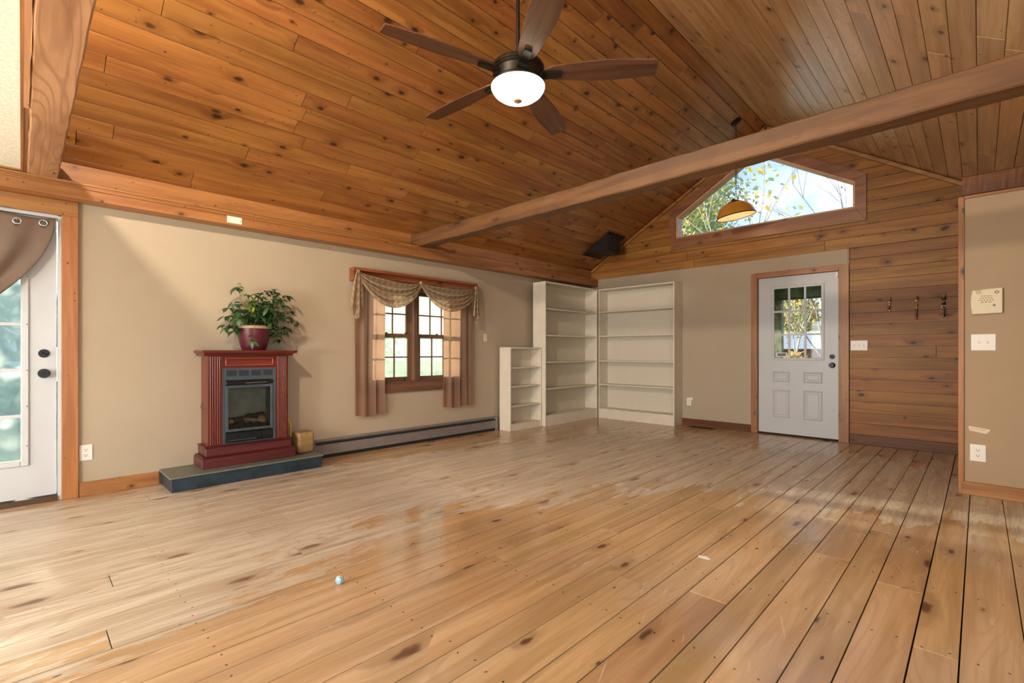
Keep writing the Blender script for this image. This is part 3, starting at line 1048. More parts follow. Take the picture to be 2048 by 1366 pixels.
# ================================================================ GABLE WINDOW
w2 = empty('window_2', (2.66, 0, 2.78), 'five-sided fixed gable window under the vault ridge', 'window', kind='structure')
GWM = wood('gable_casing_wood', '#9c6b48', '#7e5033', axis='X', kdens=.15, var=.08)
GWL = wood('gable_jamb_wood', '#d9ac84', '#c4946c', axis='X', kdens=.1, var=.05, pin=False)


def strip_poly(p, q, inner_off, outer_off):
    p = Vector((p[0], p[1])); q = Vector((q[0], q[1]))
    t = (q - p).normalized()
    n = Vector((t.y, -t.x))       # outward for CCW polygon
    return p, q, t, n


def offset_poly(poly, dist):
    n = len(poly)
    out = []
    for i in range(n):
        a, b_, c = Vector(poly[i - 1]), Vector(poly[i]), Vector(poly[(i + 1) % n])
        t1 = (b_ - a).normalized(); t2 = (c - b_).normalized()
        n1 = Vector((t1.y, -t1.x)); n2 = Vector((t2.y, -t2.x))
        bis = (n1 + n2).normalized()
        out.append(b_ + bis * (dist / max(.2, bis.dot(n1))))
    return [tuple(v) for v in out]


inner = offset_poly(GW, -.004)
jin = offset_poly(GW, -.028)
wdt = [.16, .105, .105, .105, .105]
outer = offset_poly(GW, .105)
outer = [(outer[0][0] + .04, outer[0][1] - .055), (outer[1][0], outer[1][1] - .055)] + outer[2:]
for i in range(5):
    j = (i + 1) % 5
    a, b_, c, d_ = inner[i], inner[j], outer[j], outer[i]
    part(MB().prism([a, b_, c, d_], 'y', -.034, -.0105), 'casing', GWM, w2, bevel=.002)
    part(MB().prism([inner[i], inner[j], jin[j], jin[i]], 'y', -.012, .14), 'jamb', GWL, w2)
gp_ = MB()
gp_.v = [(p[0], .102, p[1]) for p in jin]
gp_.f = [tuple(range(len(jin)))]
part(gp_, 'pane', M['glassclear'], w2)

# ================================================================ ENTRY DOOR (back wall)
d2 = empty('door_2', (3.16, 0, 0), 'white panelled entry door with nine small panes', 'door', kind='structure')
part(B(2.623, 2.706, -.024, -.001, 0, 2.134), 'casing', M['pineZ'], d2, bevel=.002)
part(B(3.616, 3.719, -.03, .018, 0, 2.134), 'casing', M['pineZ'], d2, bevel=.002)
part(B(2.706, 3.616, -.026, -.001, 2.066, 2.134), 'casing', M['pineX'], d2, bevel=.002)
part(B(3.704, 3.722, -.016, -.0005, 2.1345, 2.318), 'casing_extension', M['pineZ'], d2)
part(B(2.66, 2.708, .0, .138, 0, 2.10), 'jamb', M['darkpineX'], d2)
part(B(3.614, 3.66, .0185, .138, 0, 2.10), 'jamb', M['darkpineX'], d2)
part(B(2.708, 3.614, .0, .138, 2.064, 2.10), 'head_jamb', M['darkpineX'], d2)
part(B(2.708, 3.614, .0, .138, -.02, .016), 'threshold', M['subfloor'], d2)
dx0, dx1 = 2.712, 3.610
gx0, gx1, gz0, gz1 = 2.892, 3.446, .995, 1.917
slab = MB()
fy, by = .004, .046
slab.box(dx0, gx0, fy, by, .022, 2.060).box(gx1, dx1, fy, by, .022, 2.060).box(gx0, gx1, fy, by, gz1, 2.060).box(gx0, gx1, fy, by, .022, gz0)
so_ = part(slab, 'slab', M['door'], d2)
# raised panels with moulded surround
for (a, b_, c, e) in ((2.885, 3.085, .69, .83), (3.238, 3.446, .69, .83), (2.885, 3.085, .228, .592), (3.238, 3.446, .225, .595)):
    mb = MB()
    o1 = [(a, c), (b_, c), (b_, e), (a, e)]
    def ins(t): return [(a + t, c + t), (b_ - t, c + t), (b_ - t, e - t), (a + t, e - t)]
    lev = [(0, fy - .0005), (.012, fy - .007), (.022, fy - .001), (.034, fy - .001), (.046, fy - .006)]
    base_i = 0
    for t, yy in lev:
        mb.v += [(p[0], yy, p[1]) for p in ins(t)]
    for q in range(len(lev) - 1):
        for j in range(4):
            mb.f.append((q * 4 + j, q * 4 + (j + 1) % 4, q * 4 + 4 + (j + 1) % 4, q * 4 + 4 + j))
    nq = (len(lev) - 1) * 4
    mb.f.append((nq, nq + 1, nq + 2, nq + 3))
    part(mb, 'panel', M['door'], d2)
lf = MB()
for a, b_, c, e in ((2.873, 2.905, .976, 1.935), (3.433, 3.464, .976, 1.935), (2.905, 3.433, .976, 1.008), (2.905, 3.433, 1.903, 1.935)):
    lf.box(a, b_, -.010, fy, c, e)
lfo = part(lf, 'glazing_frame', M['trimwhite'], d2, bevel=.004)
xs = [2.905, 3.079, 3.259, 3.433]
zs = [1.008, 1.305, 1.606, 1.903]
for q in (1, 2):
    sub(B(xs[q] - .011, xs[q] + .011, -.006, .012, 1.008, 1.903), 'muntin', M['trimwhite'], lfo)
    for j in range(3):
        sub(B(xs[j] + (.011 if j else 0), xs[j + 1] - (.011 if j < 2 else 0), -.006, .012, zs[q] - .011, zs[q] + .011), 'muntin', M['trimwhite'], lfo)
for i in range(3):
    for j in range(3):
        sub(sheet(xs[i] + (.011 if i else 0), xs[i + 1] - (.011 if i < 2 else 0), .018, .022, zs[j] + (.011 if j else 0), zs[j + 1] - (.011 if j < 2 else 0)), 'pane', M['glassclear'], lfo)
sub(B(2.922, 3.052, .012, .0165, 1.02, 1.075), 'sticker', M['paper'], lfo)
sub(B(2.937, 3.037, .0105, .0125, 1.03, 1.065), 'sticker_panel', M['steelgrey'], lfo)
for q in range(3):
    for zz in (.985, 1.926):
        sub(MB().cyl((2.96 + .21 * q, -.0125, zz), (2.96 + .21 * q, -.009, zz), .004, n=8), 'screw', M['steelgrey'], lfo)
for zz in (1.35, 1.6, 1.05):
    for xx in (2.88, 3.457):
        sub(MB().cyl((xx, -.0125, zz), (xx, -.009, zz), .0035, n=8), 'screw', M['steelgrey'], lfo)


def knob(parent, p, ax, r, mat, deadbolt=False):
    """rosette + knob protruding along ax (unit vector)"""
    ax = Vector(ax)
    p = Vector(p)
    mb = MB().cyl(p, p + ax * .008, r, r * .92, 24)
    if deadbolt:
        mb.cyl(p + ax * .008, p + ax * .014, r * .72, r * .66, 24)
        s = ax.orthogonal().normalized()
        up = Vector((0, 0, 1))
        sd = ax.cross(up)
        a_ = p + ax * .014 - (sd * .016 + up * .010)
        b_ = p + ax * .014 + (sd * .016 - up * .0) + up * .010
        mb.tube([a_ + ax * .004, (a_ + b_) / 2 + ax * .01, b_ + ax * .004], .004, 6)
    else:
        mb.cyl(p + ax * .008, p + ax * .028, r * .35, r * .35, 16)
        mb.cyl(p + ax * .028, p + ax * .040, r * .62, r * .9, 24)
        mb.cyl(p + ax * .040, p + ax * .054, r * .9, r * .74, 24)
        mb.cyl(p + ax * .054, p + ax * .057, r * .36, r * .30, 16)
    return mb


part(knob(d2, (3.546, fy, 1.026), (0, -1, 0), .030, None, True), 'deadbolt', M['black'], d2, smooth=True)
part(knob(d2, (3.546, fy, .921), (0, -1, 0), .034, None), 'door_knob', M['black'], d2, smooth=True)
for zz in (1.808, 1.045, .295):
    part(B(2.700, 2.713, -.028, .003, zz - .05, zz + .05), 'hinge', M['steelgrey'], d2, bevel=.002)
part(B(3.583, 3.609, -.010, fy, 1.975, 2.055), 'alarm_sensor', M['plate'], d2, bevel=.003)
part(MB().cyl((3.60, -.0135, 1.992), (3.60, -.009, 1.992), .006, n=8), 'screw', M['steelgrey'], d2)
part(B(3.6105, 3.6125, .004, .04, .89, 1.05), 'strike_plate', M['silver'], d2)

# ================================================================ GLASS DOOR (left wall)
d1 = empty('door_1', (0, -7.16, 0), 'white glazed patio door at the left edge with black lock and knob', 'door', kind='structure')
part(B(.001, .024, -6.694, -6.604, 0, 2.085), 'casing', M['pineZ'], d1, bevel=.002)
part(B(.001, .024, -7.72, -7.626, 0, 2.085), 'casing', M['pineZ'], d1, bevel=.002)
part(B(.001, .026, -7.72, -6.604, 2.085, 2.194), 'casing', M['pineY'], d1, bevel=.002)
part(B(-.13, -.0, -6.716, -6.696, .0, 2.08), 'jamb', M['trimwhite'], d1)
part(B(-.13, -.0, -7.624, -7.606, .0, 2.08), 'jamb', M['trimwhite'], d1)
part(B(-.13, -.0, -7.606, -6.716, 2.062, 2.084), 'head_jamb', M['trimwhite'], d1)
part(B(-.13, .012, -7.606, -6.716, -.02, .035), 'threshold', M['vent'], d1)
sy0, sy1 = -7.602, -6.722
ga, gb_, gc, ge = -7.43, -6.893, .305, 1.93
part(MB().box(-.062, -.02, sy0, ga, .045, 2.058).box(-.062, -.02, gb_, sy1, .045, 2.058).box(-.062, -.02, ga, gb_, .045, gc).box(-.062, -.02, ga, gb_, ge, 2.058), 'slab', M['door'], d1)
f1 = MB()
for a, b_, c, e in ((ga - .03, ga + .012, gc - .03, ge + .03), (gb_ - .012, gb_ + .03, gc - .03, ge + .03), (ga + .012, gb_ - .012, gc - .03, gc + .012), (ga + .012, gb_ - .012, ge - .012, ge + .03)):
    f1.box(-.02, -.008, a, b_, c, e)
f1o = part(f1, 'glazing_frame', M['trimwhite'], d1, bevel=.005)
hz = [gc + .012, .63, .955, 1.281, 1.613, ge - .012]
vy = [ga + .012, ga + .18, ga + .357, gb_ - .012]
for q in range(1, 5):
    sub(B(-.046, -.030, vy[0], vy[3], hz[q] - .011, hz[q] + .011), 'muntin', M['trimwhite'], f1o)
for q in (1, 2):
    sub(B(-.052, -.047, vy[q] - .009, vy[q] + .009, hz[0], hz[5]), 'muntin', M['trimwhite'], f1o)
for i in range(3):
    for j in range(5):
        sub(sheet(-.058, -.054, vy[i], vy[i + 1], hz[j] + .0, hz[j + 1]), 'pane', M['doorfog'], f1o)
for zz in (.42, .70, .955, 1.281, 1.62):
    sub(MB().cyl((-.0085, gb_ + .019, zz), (-.006, gb_ + .019, zz), .004, n=8), 'screw', M['steelgrey'], f1o)
part(knob(d1, (-.02, -6.787, 1.074), (1, 0, 0), .031, None, True), 'deadbolt', M['black'], d1, smooth=True)
part(knob(d1, (-.02, -6.787, .929), (1, 0, 0), .034, None), 'door_knob', M['black'], d1, smooth=True)
part(B(-.018, -.002, -6.7215, -6.717, .87, 1.12), 'strike_plate', M['silver'], d1)


# door curtain gathered to the left with grommets
cu = empty('door_curtain', (.03, -7.2, 2.0), 'taupe satin curtain with metal grommets tied back over the glass door', 'curtain')
GR = [(-6.791, 2.009), (-6.922, 1.999), (-7.053, 1.992), (-7.184, 1.990), (-7.315, 1.99), (-7.446, 1.99)]


def dc(u, v):
    yt = -7.56 + u * .83
    zt = 2.055 - .012 * sin(u * 9) - (.02 if u < .95 else .0) * (1 - u)
    tie_y, tie_z = -7.56 + .07 * u, 1.12 - .05 * u
    # threads sag outward before reaching the tie
    e = v
    y = yt + (tie_y - yt) * (e ** 1.55)
    z = zt + (tie_z - zt) * (e ** .82)
    x = .030 + .016 * sin(u * 26 + 3 * v) * (.25 + .9 * min(1, v * 2)) + .012 * v
    return (x, y, z)


def hole(p):
    return any((p[1] - a) ** 2 + (p[2] - b_) ** 2 < .0185 ** 2 for a, b_ in GR)


put(MB().grid(dc, 150, 90, None, hole).build('cloth', M['satin'], smooth='all', solid=.0015), cu)
for a, b_ in GR:
    put(MB().torus((.033, a, b_), .0205, .0052, 'x', 24, 8).build('grommet', M['silver'], smooth='all'), cu)
put(MB().tube([(-.008, -6.791, 2.018), (.03, -6.791, 2.016), (.044, -6.788, 2.022), (.046, -6.786, 2.032)], .0028, 6).build('hook', M['silver'], smooth='all'), cu)
put(MB().tube([(-.008, -6.922, 2.008), (.05, -6.922, 2.006), (.052, -6.922, 2.016)], .0028, 6).build('hook', M['silver'], smooth='all'), cu)
put(MB().tube([(-.004, -7.57, 1.10), (.05, -7.56, 1.08), (.07, -7.52, 1.07), (.05, -7.47, 1.09), (-.004, -7.46, 1.12)], .012, 8).build('tieback', M['satin'], smooth='all'), cu)

# ================================================================ BOOKCASES
def bookcase(name, label, wall, a0, a1, d0, d1, H, shelves, kick, bead, t=.02, st=.018):
    """wall 'x': stands on left wall (depth along x, width along y); wall 'y': on back wall"""
    if wall == 'x':
        bx = lambda w0, w1, e0, e1, z0, z1: B(e0, e1, w0, w1, z0, z1)
        e = empty(name, ((d0 + d1) / 2, (a0 + a1) / 2, 0), label, 'bookcase')
    else:
        bx = lambda w0, w1, e0, e1, z0, z1: B(w0, w1, -e1, -e0, z0, z1)
        e = empty(name, ((a0 + a1) / 2, -(d0 + d1) / 2, 0), label, 'bookcase')
    part(bx(a0, a0 + t, d0, d1, 0, H), 'side_panel', M['white'], e, bevel=.002)
    part(bx(a1 - t, a1, d0, d1, 0, H), 'side_panel', M['white'], e, bevel=.002)
    part(bx(a0 + t, a1 - t, d0, d1, H - t, H), 'top', M['white'], e, bevel=.0015)
    part(bx(a0 + t, a1 - t, d0, d0 + .008, kick - .02, H - t), 'back_panel', bead, e)
    part(bx(a0 + t, a1 - t, d1 - .024, d1 - .004, 0, kick - st), 'kick_board', M['white'], e, bevel=.0015)
    for z in shelves:
        part(bx(a0 + t, a1 - t, d0 + .008, d1 - .003, z - st, z), 'shelf', M['white'], e, bevel=.0015)
    return e


bookcase('bookcase', 'tall white corner bookcase against the window wall', 'x', -1.60, -.272, .09, .33, 2.11, [1.722, 1.331, .941, .55, .155], .155, M['beady'])
bookcase('bookcase', 'tall white bookcase against the end wall beside the entry door', 'y', .336, 1.652, .004, .262, 2.11, [1.742, 1.347, .943, .558, .157], .157, M['beadx'])
bookcase('bookcase', 'low narrow white bookcase left of the tall corner bookcases', 'x', -2.262, -1.606, .06, .268, 1.148, [.872, .612, .343, .092], .092, M['white'])

# ================================================================ HEATER
h_ = empty('baseboard_heater', (.03, -3.58, 0), 'long low grey-brown baseboard heater below the curtained window', 'heater')
part(B(.001, .012, -4.87, -2.30, .0, .19), 'back_plate', M['heater'], h_)
part(MB().prism([(.012, .176), (.046, .168), (.05, .172), (.016, .19), (.012, .19)], 'y', -4.84, -2.34), 'top_hood', M['heater'], h_)
part(B(.052, .062, -4.84, -2.34, .035, .142), 'front_cover', M['heater'], h_, bevel=.002)
part(MB().prism([(.050, .142), (.066, .142), (.066, .148), (.052, .156)], 'y', -4.84, -2.34), 'damper', M['heaterdark'], h_)
part(B(.012, .046, -4.84, -2.34, .05, .15), 'fins', M['heaterdark'], h_)
part(B(.012, .05, -4.84, -2.34, .0, .03), 'base_gap', M['heaterdark'], h_)
for a, b_ in ((-4.872, -4.84), (-2.34, -2.298)):
    part(MB().prism([(.012, .0), (.066, .0), (.068, .15), (.055, .176), (.012, .192)], 'y', a, b_), 'end_cap', M['heater'], h_, bevel=.002)
part(MB().cyl((.063, -3.35, .048), (.067, -3.35, .048), .006, n=10), 'screw', M['silver'], h_)

# ================================================================ HEARTH + FIREPLACE
he = empty('hearth_platform', (.2, -5.51, 0), 'low dark blue-black hearth platform under the mantel fireplace', 'hearth')
part(B(.001, .40, -6.10, -4.925, .0, .104), 'base', M['slatefront'], he, bevel=.004)
part(B(.001, .412, -6.112, -4.913, .104, .12), 'slab', M['slatetop'], he, bevel=.003)
fp = empty('mantel_fireplace', (.14, -5.48, .12), 'reddish mahogany mantel fireplace with fluted pilasters and grey gas insert', 'fireplace')
yc = -5.485
part(B(.004, .285, yc - .385, yc + .365, .12, .200), 'plinth', M['mahogdark'], fp, bevel=.004)
part(MB().prism([(.004, .200), (.285, .200), (.262, .212), (.004, .212)], 'y', yc - .375, yc + .355), 'plinth_moulding', M['mahogdark'], fp)
part(B(.004, .258, yc - .352, yc + .338, .212, .282), 'plinth_upper', M['mahogdark'], fp, bevel=.004)
part(MB().prism([(.004, .282), (.262, .282), (.24, .294), (.004, .294)], 'y', yc - .356, yc + .342), 'plinth_moulding', M['mahogdark'], fp)
bl, br = yc - .328, yc + .318
part(B(.004, .215, bl, bl + .018, .294, 1.05), 'side_panel', M['mahog'], fp)
part(B(.004, .215, br - .018, br, .294, 1.05), 'side_panel', M['mahog'], fp)
for a, b_ in ((bl, bl + .105), (br - .105, br)):
    p_ = part(B(.215, .224, a, b_, .294, 1.05), 'pilaster', M['mahog'], fp)
    n_ = 5
    for q in range(n_):
        c = a + .010 + (b_ - a - .02) * (q + .5) / n_
        ob = MB().cyl((.224, c, .30), (.224, c, 1.045), .0068, n=10).build('flute', M['mahog'], None, smooth=True)
        ob.parent = p_
        ob.matrix_parent_inverse = Matrix.Identity(4)
part(B(.18, .220, bl + .105, br - .105, .945, 1.05), 'frieze', M['mahogY'], fp)
ia, ib = bl + .128, br - .128
fr_ = MB()
for a, b_, c, e in ((ia, ib, .965, .977), (ia, ib, 1.024, 1.036), (ia, ia + .012, .977, 1.024), (ib - .012, ib, .977, 1.024)):
    fr_.box(.220, .229, a, b_, c, e)
part(fr_, 'frieze_moulding', wood('mahogany_bright', '#96432c', '#75301e', axis='Y', kdens=.02, var=.02, pin=False), fp, bevel=.003)
part(MB().prism([(.004, 1.05), (.238, 1.05), (.262, 1.064), (.27, 1.074), (.004, 1.074)], 'y', yc - .365, yc + .352), 'cornice', M['mahogY'], fp)
part(B(.004, .290, yc - .385, yc + .375, 1.074, 1.098), 'mantel_shelf', M['mahogY'], fp, bevel=.006, seg=2)
# gas insert
i0, i1 = bl + .106, br - .106
ins_ = part(MB().box(.205, .222, i0, i0 + .022, .294, .945).box(.205, .222, i1 - .022, i1, .294, .945).box(.205, .222, i0 + .022, i1 - .022, .842, .945).box(.205, .222, i0 + .022, i1 - .022, .294, .302), 'insert_frame', M['steelgrey'], fp, bevel=.0015)


iw = i1 - i0
for q in range(4):
    a = i0 + .030 + q * (iw - .06 + .018) / 4
    b_ = a + (iw - .06 + .018) / 4 - .02
    sub(B(.2223, .2232, a, b_, .875, .925), 'vent_recess', M['slotblack'], ins_)
    for s in range(5):
        sub(B(.2232, .226, a, b_, .8785 + s * .0095, .8825 + s * .0095), 'louvre', M['steelgrey'], ins_)
part(B(.212, .2265, i0 + .024, i1 - .024, .800, .838), 'hood_lip', M['black'], fp, bevel=.004)
part(MB().tube([(.232, i0 + .18, .812), (.234, i0 + .35, .815)], .003, 6), 'hood_handle', M['silver'], fp)
gd = part(MB().box(.208, .224, i0 + .024, i0 + .046, .395, .795).box(.208, .224, i1 - .046, i1 - .024, .395, .795).box(.208, .224, i0 + .046, i1 - .046, .395, .418).box(.208, .224, i0 + .046, i1 - .046, .772, .795), 'glass_door_frame', M['steelgrey'], fp, bevel=.002)
part(sheet(.212, .215, i0 + .046, i1 - .046, .418, .772), 'fire_glass', M['fireglass'], fp)
part(MB().box(.03, .035, i0 + .022, i1 - .022, .385, .84).box(.035, .205, i0 + .022, i0 + .027, .385, .84).box(.035, .205, i1 - .027, i1 - .022, .385, .84).box(.03, .205, i0 + .022, i1 - .022, .84, .845), 'firebox', M['firebox'], fp)
part(MB().grid(lambda u, v: (.036 + .168 * u, i0 + .03 + (iw - .06) * v, .44 + .02 * sin(9 * u + 5 * v) + .012 * sin(31 * v + 7 * u) - .045 * u), 14, 36), 'ember_bed', M['ember'], fp)


def flog(a, b_, r, mat):
    a = Vector(a); b_ = Vector(b_)
    r_ = random.Random(int(r * 9999))
    pts = [a + (b_ - a) * t / 6 + Vector((0, 0, r_.uniform(-.004, .004))) for t in range(7)]
    part(MB().tube(pts, [r * r_.uniform(.85, 1.1) for _ in pts], 9), 'ceramic_log', mat, fp, smooth=True)


flog((.12, i0 + .05, .47), (.08, i0 + .2, .485), .028, M['logdark'])
flog((.15, i0 + .065, .475), (.152, i0 + .10, .48), .022, M['logpale'])
flog((.10, i0 + .22, .49), (.09, i1 - .06, .50), .032, M['logdark'])
flog((.15, i0 + .19, .487), (.165, i1 - .075, .455), .014, M['logpale'])
flog((.14, i1 - .125, .485), (.155, i1 - .075, .492), .022, M['logpale'])
lw_ = part(B(.206, .222, i0 + .024, i1 - .024, .303, .388), 'lower_panel', M['black'], fp, bevel=.003)
for q in range(4):
    a = i0 + .036 + q * (iw - .07 + .018) / 4
    b_ = a + (iw - .07 + .018) / 4 - .02
    sub(B(.2222, .223, a, b_, .328, .374), 'vent_recess', M['slotblack'], lw_)
    for s in range(4):
        sub(B(.223, .2255, a, b_, .3325 + s * .011, .3360 + s * .011), 'louvre', M['heaterdark'], lw_)
part(MB().tube([(.230, i0 + .035, .322), (.230, i1 - .17, .322)], .004, 6), 'lower_handle', M['steelgrey'], fp)
part(MB().cyl((.222, yc + .01, .358), (.234, yc + .01, .358), .009, .007, 12), 'valve_knob', M['black'], fp)
# side pull ring
part(MB().torus((.10, bl - .002, .62), .022, .0022, 'x', 16, 6), 'cord_loop', M['vent'], fp)

# wood block + yellow hose
wbk = MB().box(-.075, .075, -.078, .078, 0, .2)
wk = wbk.build('wood_block', M['block'], bevel=.022, seg=3, loc=(.165, -5.005, .121), rot=(0, 0, .05))
tag(wk, 'rough squared wood block on the hearth beside the fireplace', 'wood block')
ho = MB().tube([(.11, -5.156, .46), (.115, -5.128, .445), (.12, -5.106, .40), (.12, -5.101, .34), (.118, -5.104, .28), (.115, -5.108, .22), (.11, -5.108, .131)], .009, 8)
tag(ho.build('gas_hose', M['yellow'], smooth='all'), 'yellow flexible gas hose between fireplace and wood block', 'gas hose')

# ================================================================ POTTED PLANT
pp = empty('potted_plant', (.145, -5.435, 1.098), 'trailing green ivy in a maroon pot on the mantel', 'potted plant')
pz = 1.099
prof = [(.092, 0), (.096, .004), (.112, .05), (.124, .10), (.133, .15), (.139, .195), (.136, .198), (.128, .19)]
pot = part(MB().lathe([(r, z + pz) for r, z in prof], 40, (.145, -5.435, 0)), 'pot', M['pot'], pp, smooth=True)
part(MB().lathe([(.136, pz + .190), (.150, pz + .194), (.152, pz + .216), (.146, pz + .220), (.136, pz + .21), (.130, pz + .19)], 40, (.145, -5.435, 0)), 'pot_rim', M['potrim'], pp, smooth=True)
part(MB().lathe([(.134, pz + .185), (.09, pz + .198), (.001, pz + .202)], 24, (.145, -5.435, 0)), 'soil', M['soil'], pp)


def leaf_mesh(name, size, mat, nl, seed):
    r_ = random.Random(seed)
    mb = MB()
    for q in range(nl):
        a = -pi * .62 + (pi * 1.24) * (q / (nl - 1) if nl > 1 else .5)
        l = size * r_.uniform(.8, 1.1) * (1.05 - .25 * abs(a) / 2)
        wd_ = l * .23
        d_ = Vector((cos(a), sin(a), -.35 - .2 * r_.random()))
        s_ = Vector((-sin(a), cos(a), 0))
        base_ = Vector((cos(a), sin(a), 0)) * size * .08
        pts = []
        i = len(mb.v)
        for t, wv, dz_ in ((0, 0, 0), (.3, .85, .05), (.55, 1.0, .03), (.8, .55, -.06), (1.0, 0, -.2)):
            c = base_ + d_ * (l * t) + Vector((0, 0, dz_ * l))
            mb.v += [tuple(c - s_ * (wd_ * wv) + Vector((0, 0, .12 * wd_ * wv))), tuple(c), tuple(c + s_ * (wd_ * wv) + Vector((0, 0, .12 * wd_ * wv)))]
        for t in range(4):
            b0 = i + t * 3
            mb.f += [(b0, b0 + 1, b0 + 4, b0 + 3), (b0 + 1, b0 + 2, b0 + 5, b0 + 4)]
    me = mb.mesh(name)
    me.materials.append(mat)
    for p_ in me.polygons: p_.use_smooth = True
    return me


LM = [leaf_mesh('leaf', .078, M['leaf'], 5, 1), leaf_mesh('leaf', .072, M['leaf'], 3, 2), leaf_mesh('leaf', .085, M['leaf'], 4, 3)]
LL = leaf_mesh('leaf', .052, M['leaflime'], 4, 5)
rp = random.Random(77)
base_p = Vector((.145, -5.435, pz + .2))


def add_leaf(p, d_, me, s=1.0):
    o = bpy.data.objects.new('leaf', me)
    col.objects.link(o)
    d_ = Vector(d_).normalized()
    q = d_.to_track_quat('X', 'Z')
    o.rotation_mode = 'QUATERNION'
    o.rotation_quaternion = q
    o.scale = (s, s, s)
    o.location = p
    put(o, pp)
    return o


# (dy, dz, dx) tip offsets of the stems relative to the soil, read as the plant's own spread
tips = [(-.22, .17, .0), (-.25, .02, .05), (-.16, .22, -.03), (-.14, .36, .0), (-.09, .30, .04), (-.02, .24, .06), (.02, .31, -.05), (.09, .33, .0), (.13, .27, .05),
        (.17, .37, -.02), (.22, .33, .02), (.28, .32, .0), (.25, .22, .05), (.30, .17, .02), (.38, .06, .02), (.33, .12, -.04), (.22, .10, .09), (.15, .16, .10), (.08, .18, .11),
        (-.05, .12, .13), (-.15, .08, .11), (-.20, .10, -.05), (.18, -.06, .05), (.25, -.03, .02), (.21, -.10, .03), (-.17, -.03, .04), (.0, .17, -.08), (.10, .05, .13), (-.08, .20, .09), (.28, .02, -.02), (.05, .25, .03), (-.11, .16, .0), (.18, .22, -.04), (.13, .11, .07), (.02, .10, .12), (-.22, .0, .0), (.24, .27, .0)]
stm = MB()
for n_, (dy_, dz_, dx_) in enumerate(tips):
    tip = base_p + Vector((max(-.10, dx_), dy_, dz_))
    st_ = base_p + Vector((rp.uniform(-.05, .05), rp.uniform(-.07, .07), -.01))
    mid = (st_ + tip) / 2 + Vector((rp.uniform(-.02, .03), 0, .06 + .04 * rp.random()))
    pts = []
    for t in range(7):
        t /= 6
        pts.append(st_ * (1 - t) ** 2 + mid * (2 * t * (1 - t)) + tip * t * t)
    stm.tube(pts, .0016, 4)
    outd = Vector((dx_ * 2 + .25, dy_ * 1.5, -.1 + .6 * dz_))
    lime = n_ in (4, 28)
    add_leaf(pts[-1], outd + Vector((rp.uniform(-.2, .3), rp.uniform(-.2, .2), rp.uniform(-.4, .2))), LL if lime else rp.choice(LM), rp.uniform(.85, 1.15))
    for q in (2, 3, 4, 5):
        if rp.random() < .95:
            add_leaf(pts[q] + Vector((rp.uniform(0, .025), rp.uniform(-.03, .03), rp.uniform(-.01, .02))), Vector((rp.uniform(.1, .9), rp.uniform(-.8, .8), rp.uniform(-.6, .4))), LL if (lime and q > 3) else rp.choice(LM), rp.uniform(.7, 1.05))
# one bright shoot standing up at the left and one trailing down the pot front
top_ = base_p + Vector((.03, -.13, .385))
stm.tube([base_p + Vector((.02, -.06, 0)), base_p + Vector((.02, -.10, .16)), base_p + Vector((.03, -.128, .30)), top_], .0017, 4)
add_leaf(top_, (.5, 0, .3), LL, .6)
stm.tube([base_p + Vector((.07, -.03, .0)), base_p + Vector((.145, -.045, .03)), base_p + Vector((.165, -.05, -.05)), base_p + Vector((.15, -.06, -.12))], .0016, 4)
add_leaf(base_p + Vector((.165, -.055, -.07)), (.3, .6, -.5), LM[1], .8)
add_leaf(base_p + Vector((.15, -.06, -.12)), (.4, -.3, -.9), LM[0], .8)
part(stm, 'stems', M['stem'], pp)

# ================================================================ CEILING FAN
FX, FY = 2.735, -4.70
cf = empty('ceiling_fan', (FX, FY, 2.84), 'five-blade walnut ceiling fan with lit frosted bowl on a long rod', 'ceiling fan')
part(MB().cyl((FX, FY, 2.90), (FX, FY, zl(FX) - .02), .0125, n=14), 'downrod', M['bronze'], cf, smooth=True)
part(MB().lathe([(.02, zl(FX) - .16), (.06, zl(FX) - .14), (.075, zl(FX) - .07), (.075, zl(FX) - .02)], 28, (FX, FY, 0)), 'canopy', M['bronze'], cf, smooth=True)
part(MB().lathe([(.02, 2.965), (.045, 2.955), (.05, 2.92), (.11, 2.905), (.160, 2.895), (.166, 2.885), (.166, 2.872), (.158, 2.866), (.160, 2.856), (.150, 2.850), (.146, 2.80), (.160, 2.785), (.172, 2.778), (.172, 2.768), (.02, 2.766)], 48, (FX, FY, 0)), 'motor_housing', M['bronze'], cf, smooth=True)
part(MB().lathe([(.170, 2.767), (.1705, 2.761), (.165, 2.747), (.151, 2.726), (.124, 2.705), (.085, 2.690), (.04, 2.681), (.004, 2.679)], 48, (FX, FY, 0)), 'glass_bowl', M['bowl'], cf, smooth=True)
part(MB().lathe([(.003, 2.683), (.024, 2.679), (.026, 2.675), (.014, 2.667), (.003, 2.663)], 16, (FX, FY, 0)), 'finial', M['brass'], cf, smooth=True)
bz = 2.845


def blade_mesh():
    mb = MB()
    n_ = 26
    prof = []
    for q in range(n_ + 1):
        t = q / n_
        x = .185 + t * .68
        wv = .052 + .035 * sin(min(1, t * 1.35) * pi / 2) - .022 * max(0, t - .55) / .45
        if t > .94:
            wv *= sqrt(max(.0, 1 - ((t - .94) / .068) ** 2)) * .25 + .75
        if t < .06:
            wv *= .7 + .3 * sqrt(t / .06)
        prof.append((x, wv))
    top = [(x, wv) for x, wv in prof] + [(x, -wv) for x, wv in reversed(prof)]
    return MB().prism(top, 'z', -.0045, .0045)


